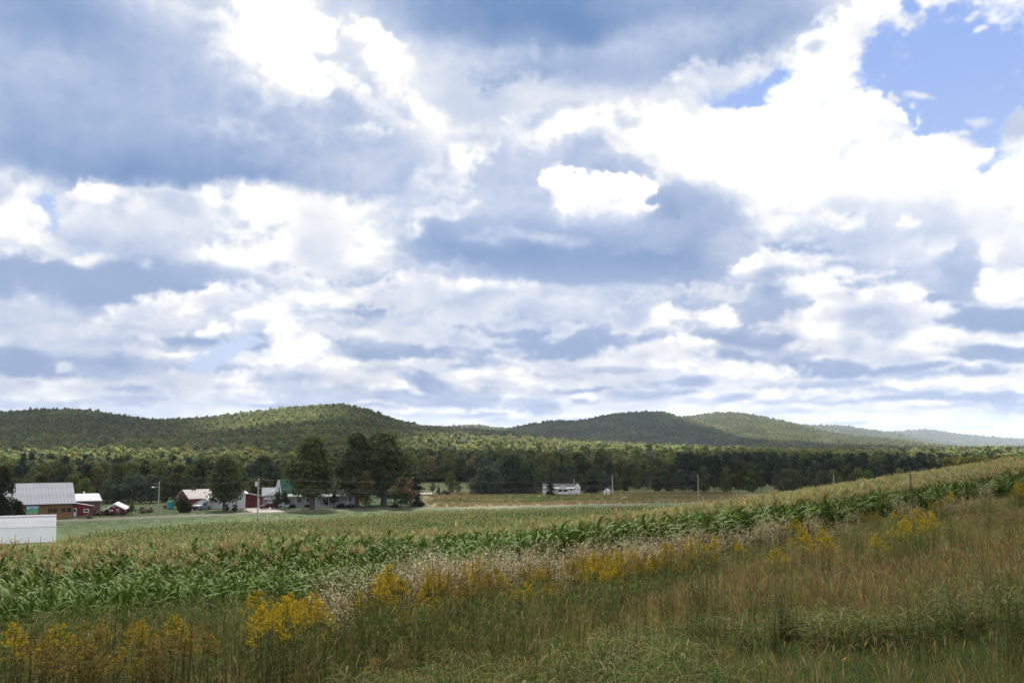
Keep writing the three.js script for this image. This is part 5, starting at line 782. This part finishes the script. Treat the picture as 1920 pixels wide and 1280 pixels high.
// goldenrod: leafy stem under arching sprays of yellow
function goldenrod(seed, fade) {
  const r = rng(seed), St = new Tris(), Lf = new Tris(), Fl = new Tris(), H = 1.05 + 0.3 * r();
  const n = 6; for (let s = 0; s < n; s++) {
    const a = r() * 6.283, b = V(Math.cos(a) * 0.26 * r(), -0.03, Math.sin(a) * 0.26 * r()), h = H * (0.82 + 0.22 * r()), tip = V(b.x + (r() - 0.5) * 0.3, h, b.z + (r() - 0.5) * 0.3), m = b.clone().lerp(tip, 0.5).add(V((r() - 0.5) * 0.06, 0, (r() - 0.5) * 0.06)); limb(St, b, m, 0.008, 0.006, [0.11, 0.09, 0.04], 4); limb(St, m, tip, 0.006, 0.003, [0.12, 0.11, 0.04], 4);
    for (let i = 0; i < 40; i++) { const t = 0.1 + 0.78 * i / 40, p = b.clone().lerp(tip, t), q = i * 2.4 + r(), d = V(Math.cos(q), 0.25 - 0.6 * r(), Math.sin(q)), L = 0.15 * (1.1 - 0.45 * t) * (0.7 + 0.6 * r()), g = 0.7 + 0.6 * r(), c = t < 0.3 && r() < 0.6 ? [0.13 * g, 0.09 * g, 0.04 * g] : [0.085 * g, 0.105 * g, 0.024 * g]; Lf.strip([p, p.clone().addScaledVector(d, L * 0.5), p.clone().addScaledVector(d, L).add(V(0, -0.03, 0))], V(-d.z, 0.2, d.x).normalize(), (u) => 0.026 * (u < 0.1 ? 0.5 : 1 - u), c); }
    for (let i = 0; i < 10; i++) { const t = i / 10, q = r() * 6.283, L = (0.05 + 0.17 * (1 - t)) * (0.7 + 0.6 * r()), p = b.clone().lerp(tip, 0.78 + 0.22 * t), d = V(Math.cos(q), 0.75, Math.sin(q)).normalize(); for (let j = 0; j < 9; j++) { const u = (j + 0.5) / 9, c = p.clone().addScaledVector(d, L * u).add(V((r() - 0.5) * 0.025, -L * u * u * 0.35 + 0.015 * r(), (r() - 0.5) * 0.025)), g = 0.65 + 0.6 * r(), k = [lerp(0.38, 0.2, fade) * g, lerp(0.275, 0.145, fade) * g, lerp(0.016, 0.035, fade) * g], e = 0.012 + 0.01 * r(), v = V(r() - 0.5, r() - 0.5, r() - 0.5).normalize(), w = V(r() - 0.5, r() + 0.2, r() - 0.5).cross(v).normalize(); Fl.tri(c.clone().addScaledVector(v, -e), c.clone().addScaledVector(v, e), c.clone().addScaledVector(w, e * 1.4), k); } }
  }
  return { stem: St.geo(), leaves: Lf.geo(), flower_head: Fl.geo() };
}
// white aster or fleabane going to seed: twiggy, a haze of small pale heads
function aster(seed, white) {
  const r = rng(seed), St = new Tris(), Lf = new Tris(), Fl = new Tris(), H = 1.1 + 0.25 * r();
  for (let s = 0; s < 6; s++) {
    const a = r() * 6.283, b = V(Math.cos(a) * 0.2 * r(), -0.03, Math.sin(a) * 0.2 * r()), tip = V(b.x + (r() - 0.5) * 0.5, H * (0.75 + 0.3 * r()), b.z + (r() - 0.5) * 0.5); limb(St, b, tip, 0.006, 0.003, [0.13, 0.085, 0.05], 4);
    for (let i = 0; i < 12; i++) { const t = 0.2 + 0.5 * i / 12, p = b.clone().lerp(tip, t), q = r() * 6.283, d = V(Math.cos(q), 0.1, Math.sin(q)), L = 0.1 * (0.5 + r()), g = 0.7 + 0.6 * r(); Lf.strip([p, p.clone().addScaledVector(d, L * 0.5), p.clone().addScaledVector(d, L).add(V(0, -0.04, 0))], V(-d.z, 0.2, d.x).normalize(), (u) => 0.018 * (1 - u * 0.9), [0.1 * g, 0.09 * g, 0.035 * g]); }
    for (let i = 0; i < 9; i++) { const p = b.clone().lerp(tip, 0.55 + 0.45 * r()), q = r() * 6.283, d = V(Math.cos(q) * 0.7, 0.8, Math.sin(q) * 0.7).normalize(), L = 0.16 + 0.22 * r(), e = p.clone().addScaledVector(d, L); limb(St, p, e, 0.003, 0.002, [0.22, 0.17, 0.09], 3); for (let j = 0; j < 9; j++) { const c = p.clone().lerp(e, 0.4 + 0.65 * r()).add(V((r() - 0.5) * 0.1, (r() - 0.5) * 0.08, (r() - 0.5) * 0.1)), g = 0.7 + 0.5 * r(), k = r() < white ? [0.72 * g, 0.68 * g, 0.47 * g] : [0.42 * g, 0.35 * g, 0.18 * g], z = 0.009 + 0.008 * r(), v = V(r() - 0.5, r() - 0.5, r() - 0.5).normalize(), w = V(r() - 0.5, r() + 0.2, r() - 0.5).cross(v).normalize(); Fl.tri(c.clone().addScaledVector(v, -z), c.clone().addScaledVector(v, z), c.clone().addScaledVector(w, z * 1.5), k); } }
  }
  return { stem: St.geo(), leaves: Lf.geo(), flower_head: Fl.geo() };
}
// broad bladed reed grass
function reed(seed) { const r = rng(seed), T = new Tris(); for (let s = 0; s < 9; s++) { const a = r() * 6.283, b = V(Math.cos(a) * 0.25 * r(), -0.03, Math.sin(a) * 0.25 * r()), h = 0.75 + 0.45 * r(), tip = V(b.x + (r() - 0.45) * 0.4, h, b.z + (r() - 0.5) * 0.4); limb(T, b, tip, 0.005, 0.003, [0.12, 0.13, 0.05], 4); for (let i = 0; i < 6; i++) { const p = b.clone().lerp(tip, 0.25 + 0.13 * i), q = r() * 6.283, d = V(Math.cos(q), 0, Math.sin(q)), L = 0.26 + 0.2 * r(), g = 0.7 + 0.6 * r(), dry = r() < 0.2, c = dry ? [0.28 * g, 0.22 * g, 0.1 * g] : [0.1 * g, 0.13 * g, 0.026 * g]; T.strip([p, p.clone().add(V(d.x * L * 0.45, L * 0.3, d.z * L * 0.45)), p.clone().add(V(d.x * L * 0.85, L * 0.28, d.z * L * 0.85)), p.clone().add(V(d.x * L * 1.15, L * 0.02, d.z * L * 1.15))], V(-d.z, 0.15, d.x).normalize(), (u) => 0.014 * (1 - u * u), c); } } return T.geo(); }
function dock(seed) { const r = rng(seed), T = new Tris(); for (let s = 0; s < 5; s++) { const a = r() * 6.283, b = V(Math.cos(a) * 0.1, -0.03, Math.sin(a) * 0.1), tip = V(b.x + (r() - 0.5) * 0.35, 0.7 + 0.4 * r(), b.z + (r() - 0.5) * 0.35); limb(T, b, tip, 0.006, 0.003, [0.1, 0.055, 0.035], 4); for (let i = 0; i < 40; i++) { const c = b.clone().lerp(tip, 0.45 + 0.55 * r()).add(V((r() - 0.5) * 0.07, (r() - 0.5) * 0.06, (r() - 0.5) * 0.07)), e = 0.02 * r() + 0.01, g = 0.6 + 0.8 * r(); T.tri(c, c.clone().add(V(e, e, 0)), c.clone().add(V(0, e, e)), [0.12 * g, 0.065 * g, 0.04 * g]); } } return T.geo(); }
{
  const r = rng(606), kinds = {
    dry: [1, 2, 3].map((i) => tuft(400 + i, { n: 64, h: 0.72, spread: 0.34, w: 0.0055, cols: TAN, lean: 0.32, heads: 0.5, headCol: TAN.concat(RUSSET), headW: 0.013 })),
    russet: [1, 2].map((i) => tuft(410 + i, { n: 58, h: 0.66, spread: 0.34, w: 0.0055, cols: RUSSET.concat(TAN), lean: 0.45, heads: 0.6, headCol: RUSSET, headW: 0.017, headL: 0.16 })),
    lush: [1, 2, 3].map((i) => tuft(420 + i, { n: 46, h: 0.5, spread: 0.34, w: 0.015, cols: LUSH, lean: 0.8, seg: 4 })),
    mixed: [1, 2].map((i) => tuft(430 + i, { n: 60, h: 0.55, spread: 0.34, w: 0.0065, cols: MIXED, lean: 0.5, heads: 0.12, headCol: TAN })),
    reed: [1, 2].map((i) => reed(440 + i)), dock: [1, 2].map((i) => dock(450 + i)),
    low: [1].map((i) => tuft(460 + i, { n: 40, h: 0.36, spread: 0.38, w: 0.018, cols: LUSH.concat([[0.09, 0.12, 0.05]]), lean: 1.3, seg: 3 })),
  }, lists = {};
  const put = (k, x, d, s, h, tint = [1, 1, 1]) => { const i = (r() * kinds[k].length) | 0, n = 0.8 + 0.4 * r(); ((lists[k] ??= {})[i] ??= []).push([x, fieldY(x, d), -d, r() * 6.283, s, h, n * tint[0], n * tint[1], n * tint[2], 0.12 * r()]); };
  const gold = [0, 1, 2, 3].map((i) => goldenrod(470 + i, i / 3)), ast = [0, 1, 2].map((i) => aster(480 + i, [0.7, 0.42, 0.15][i])), plants = [];
  const along = (pts) => (u) => { let i = 1; while (i < pts.length - 1 && u > pts[i][0]) i++; const [a, b] = [pts[i - 1], pts[i]]; return lerp(a[1], b[1], clamp((u - a[0]) / (b[0] - a[0]), 0, 1)); }, beltAt = along([[-0.55, 9.6], [-0.4, 10.6], [-0.257, 12.8], [-0.14, 16.5], [0, 21.5], [0.1, 24], [0.18, 27], [0.28, 33], [0.4, 38]]), beltHalf = along([[-0.55, 2.2], [-0.3, 3], [-0.14, 4.5], [0, 6.4], [0.12, 6], [0.2, 4], [0.3, 2.5], [0.4, 2]]);
  for (let d = 4; d < 78;) {
    const sp = d < 9 ? 0.16 : d < 16 ? 0.2 : d < 30 ? 0.3 : 0.46;
    for (let x = -0.55 * d - 4; x < 0.55 * d + 4; x += sp) {
      const X = x + (r() - 0.5) * sp, Dd = d + (r() - 0.5) * sp, e = cornEdge(X) - Dd; if (e < -1) continue;
      const n = fb(X / 3.2 + 11, Dd / 4.5 + 3, 3), n2 = fb(X / 6 + 70, Dd / 8 + 31, 3), u = X / Dd, s = sp / 0.36 * 0.95, q = r();
      // green toward the viewer and at the far right, tan across the middle, weeds along the maize
      const edge = u < 0.18 ? lerp(9.6, 12.8, step(-0.02, 0.18, u)) : 12.8 - 5.5 * (u - 0.18), green = clamp(1 - step(edge - 0.8, edge + 3, Dd + (n2 - 0.5) * 7) + 0.6 * step(0.34, 0.5, u) * (1 - step(16, 34, Dd)) * step(0.4, 0.55, n), 0, 1), belt = Math.max(1 - step(0.8, 1.4, Math.abs(Dd - beltAt(u)) / beltHalf(u)), Dd > beltAt(u) && u < 0.25 ? 1 : 0);
      if (q < green * 0.96) { const k = n > 0.66 && r() < 0.5 ? 'reed' : n2 > 0.52 ? 'lush' : r() < 0.45 ? 'low' : u < 0.3 && r() < 0.1 ? 'mixed' : 'lush'; put(k, X, Dd, s * 1.5, (k === 'reed' ? 0.5 : k === 'low' ? 0.85 : 0.78) * (0.55 + 0.8 * n2)); }
      else if (belt > 0.45) { if (r() < 0.75) put(r() < 0.4 ? 'mixed' : r() < 0.4 ? 'reed' : r() < 0.6 ? 'russet' : 'lush', X, Dd, s, 0.55 + 0.45 * n); }
      else { const k = u > 0.22 && n2 > 0.44 ? (r() < 0.42 ? 'russet' : r() < 0.6 ? 'dry' : 'mixed') : n > 0.6 ? (r() < 0.7 ? 'mixed' : r() < 0.2 ? 'reed' : 'lush') : r() < 0.76 ? 'dry' : r() < 0.4 ? 'russet' : r() < 0.1 ? 'dock' : 'mixed'; put(k, X, Dd, s * 1.15, (k === 'reed' ? 0.7 : 0.62) + 0.4 * n - (k === 'mixed' ? 0.15 : 0)); }
    }
    d += sp * 0.9;
  }
  // goldenrod and asters: a belt along the maize, wide at the left
  for (let d = 8.5; d < 64; d += 0.46) for (let x = -0.55 * d - 2; x < 0.55 * d + 2; x += 0.46) {
    const X = x + (r() - 0.5) * 0.5, Dd = d + (r() - 0.5) * 0.5, e = cornEdge(X) - Dd; if (e < 1.2) continue;
    const c = fb(X / 3 + 21, Dd / 3.4 + 8, 3), w = fb(X / 4.5 + 90, Dd / 4 + 44, 2);
    const u = X / Dd, mid = beltAt(u), half = beltHalf(u), inBelt = 1 - step(0.55, 1, Math.abs(Dd - mid) / half); if (inBelt <= 0 || r() > inBelt * (0.5 + c)) continue;
    const c2 = fb(X / 1.3 + 50, Dd / 1.5 + 77, 2), back = u > -0.15 && u < 0.27 && Dd > mid + half * (0.3 + 1.2 * (w - 0.5)) || u > -0.19 && u < -0.15 && c2 > 0.55;
    if (back) { if (r() < (u > 0.2 ? 0.5 : 0.8)) plants.push(['a', X, Dd, Dd > mid + half * 0.45 ? (r() < 0.45 ? 0 : r() < 0.6 ? 1 : 2) : c2 > 0.55 ? 1 : 2]); }
    else if (c2 > (u > 0.2 ? 0.68 : u < -0.42 ? 0.5 : 0.38)) { if (r() < (u < -0.15 && u > -0.36 ? 0.28 : 0.46)) { plants.push(['w', X, Dd, (r() * 4) | 0]); continue; } const bright = u > -0.34 && u < -0.19 ? 0.3 : u < -0.34 ? 0.75 : 0.55; plants.push(['g', X, Dd, r() > bright ? (r() < 0.6 ? 0 : 1) : 2 + ((r() * 2) | 0)]); }
    else if (u > -0.22 && r() < 0.1) plants.push(['a', X, Dd, 2]);
  }
  for (let i = 0; i < 260; i++) { const d = 9 + 26 * r() ** 1.3, u = -0.1 + 0.66 * r(), x = u * d; if (cornEdge(x) - d < 2.5 || fb(x / 2.6 + 33, d / 2.6 + 61, 2) < 0.54 || Math.abs(d - beltAt(u)) < beltHalf(u)) continue; plants.push(['w', x, d, (r() * 4) | 0]); }
  for (const [px, d] of [[1698, 20], [1722, 20.4], [1752, 21.3], [1550, 19.5], [1460, 21], [1512, 22], [1645, 21]]) { const [x] = onField(px, d); plants.push(['g', x, d, 0]); }
  plants.sort((a, b) => Math.hypot(a[1], a[2]) - Math.hypot(b[1], b[2]));
  const first = {}, rest = {}, count = { g: 0, a: 0, w: 0 };
  for (const [k, x, d, v] of plants) {
    const s = (0.78 + 0.34 * r()) * (k === 'w' && x / d > -0.1 && cornEdge(x) - d > 6 ? 0.6 : k === 'a' ? 1.14 : x / d < -0.15 ? 0.82 : 0.95), at = [x, fieldY(x, d), -d], turn = r() * 6.283, id = k + v;
    if (count[k]++ < 300) {
      const P = (k === 'a' ? ast : gold)[v], side = x / d < -0.4 ? 'at the left end below the maize' : x / d < -0.3 ? 'left of the brightest stand' : x / d < -0.2 ? 'in the brightest stand at left' : x / d < -0.1 ? 'between the bright stand and the aster belt' : x / d < 0.02 ? 'before the thickest asters' : x / d < 0.2 ? 'in the middle of the weedy belt' : 'up the slope at right', label = k === 'w' ? `leafy green weed without flowers ${side}` : k === 'g' ? `${['bright yellow', 'yellow', 'dull gold', 'brownish gold'][v]} goldenrod ${side}` : `${['white flecked', 'pale', 'brown'][v]} aster clump ${side}`, group = (k === 'g' ? 'goldenrod ' : k === 'a' ? 'asters ' : 'leafy weeds ') + side;
      if (!first[id]) { const t = first[id] = thing(k === 'g' ? 'goldenrod_plant' : k === 'a' ? 'aster_plant' : 'weed_plant', label, k === 'g' ? 'goldenrod' : k === 'a' ? 'aster' : 'weed', at, turn, group); t.scale.setScalar(s); part('stem', P.stem, GRASS, t); part('leaves', P.leaves, GRASS, t); if (k !== 'w') part('flower_head', P.flower_head, GRASS, t); }
      else { const c = copyOf(first[id], at, turn, label, [s, s, s]); c.userData.group = group; }
    } else (rest[id] ??= []).push([...at, turn, s, s, 1, 1, 1, 0.05]);
  }
  if (Object.keys(rest).length) { const g = stuffGroup('wildflowers', 'goldenrod and asters farther up along the maize', 'wildflowers'); for (const [id, l] of Object.entries(rest)) { const P = (id[0] === 'a' ? ast : gold)[+id[1]]; instanced(id[0] === 'g' ? 'goldenrod_stand' : id[0] === 'a' ? 'aster_stand' : 'weed_stand', join(id[0] === 'w' ? [P.stem, P.leaves] : [P.stem, P.leaves, P.flower_head]), GRASS, l, g); } }
  const names = { dry: ['dry_grass', 'tan seeding grass across the slope', 'dry grass'], russet: ['russet_grass', 'russet brown grass on the right of the slope', 'brown grass'], lush: ['green_grass', 'lush green grass in the foreground', 'grass'], mixed: ['mixed_grass', 'half dry green and straw coloured grass', 'grass'], reed: ['reed_grass', 'broad bladed reed grass in tufts', 'reed grass'], dock: ['dock_stems', 'rust brown dock stems among the dry grass', 'dock'], low: ['ground_herbs', 'low green herbs and clover close to the viewer', 'ground cover'] };
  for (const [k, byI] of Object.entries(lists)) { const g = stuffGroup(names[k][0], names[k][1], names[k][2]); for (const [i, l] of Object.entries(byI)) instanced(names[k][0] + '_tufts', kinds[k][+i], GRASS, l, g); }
  console.log('meadow', Object.entries(lists).map(([k, b]) => k + ' ' + Object.values(b).reduce((s, l) => s + l.length, 0)).join(', '), 'plants', count.g, count.a, count.w);
  // a dead mullein stalk standing above the maize at right
  const [mx, my, mz] = onField(1717, 30), m = thing('mullein_stalk', 'dark dead mullein stalk standing above the maize edge at right', 'dead stalk', [mx, my, mz]), T = new Tris(), S = new Tris(); limb(T, V(0, -0.05, 0), V(-0.06, 2.3, 0), 0.013, 0.006, [0.06, 0.04, 0.03], 6); part('stem', T.geo(), DULL, m);
  for (let i = 0; i < 90; i++) { const t = r(), c = V(-0.06 * (0.6 + 0.4 * t), lerp(1.3, 2.45, t), 0).add(V((r() - 0.5) * 0.05, 0, (r() - 0.5) * 0.05)), e = 0.018; S.tri(c.clone().add(V(-e, 0, 0)), c.clone().add(V(e, 0, e)), c.clone().add(V(0, e * 1.6, -e)), [0.07, 0.045, 0.03]); } part('seed_spike', S.geo(), DULL, m);
}
{ // short rough grass on the valley fields, and the mown strip
  const r = rng(808), hay = tuft(490, { n: 26, h: 0.7, spread: 0.9, w: 0.07, cols: [[1, 1, 1]], lean: 0.5, seg: 2 }), lawn = tuft(491, { n: 30, h: 0.22, spread: 0.9, w: 0.07, cols: [[1, 1, 1]], lean: 0.8, seg: 2 }), A = [], B = [];
  for (let d = 138; d < 352; d += 1.6) for (let x = -0.56 * d; x < 0.5 * d; x += 1.7) {
    const X = x + (r() - 0.5) * 1.6, Dd = d + (r() - 0.5) * 1.5, rd = roadD(X) - Dd, u = X / Dd; if (Math.abs(rd) < 4.2 || Dd < cornFar(X, Dd) || X > 75) continue;
    const n = 0.75 + 0.5 * r(), far = rd < 0 && u > -0.092 + 0.02 * fb(Dd / 9, 4, 2);
    if (far) { const b = fb(X / 26 + 40, Dd / 7, 3), c = b > 0.55 ? [0.26, 0.2, 0.1] : b > 0.42 ? [0.17, 0.16, 0.06] : [0.1, 0.14, 0.045]; A.push([X, 0, -Dd, r() * 6.3, 1, 0.7 + b, c[0] * n, c[1] * n, c[2] * n]); }
    else if (rd > 0 && Dd < cornFar(X, Dd) + 9 && r() < 0.8) A.push([X, 0, -Dd, r() * 6.3, 1, 0.6 + 0.7 * r(), 0.15 * n, 0.135 * n, 0.055 * n]);
    else { const v = Math.abs(rd) < 10 ? 0.72 : 1; B.push([X, 0, -Dd, r() * 6.3, 1, 1, 0.046 * n * v, 0.078 * n * v, 0.013 * n * v]); }
  }
  const g = stuffGroup('meadow_hay', 'rough hay and weeds on the meadow beyond the road', 'rough grass'); instanced('hay_tufts', hay, GRASS, A, g); const h = stuffGroup('lawn_grass', 'short green grass along the road and round the houses', 'lawn'); instanced('lawn_tufts', lawn, GRASS, B, h);
}

renderer.render(scene, camera);
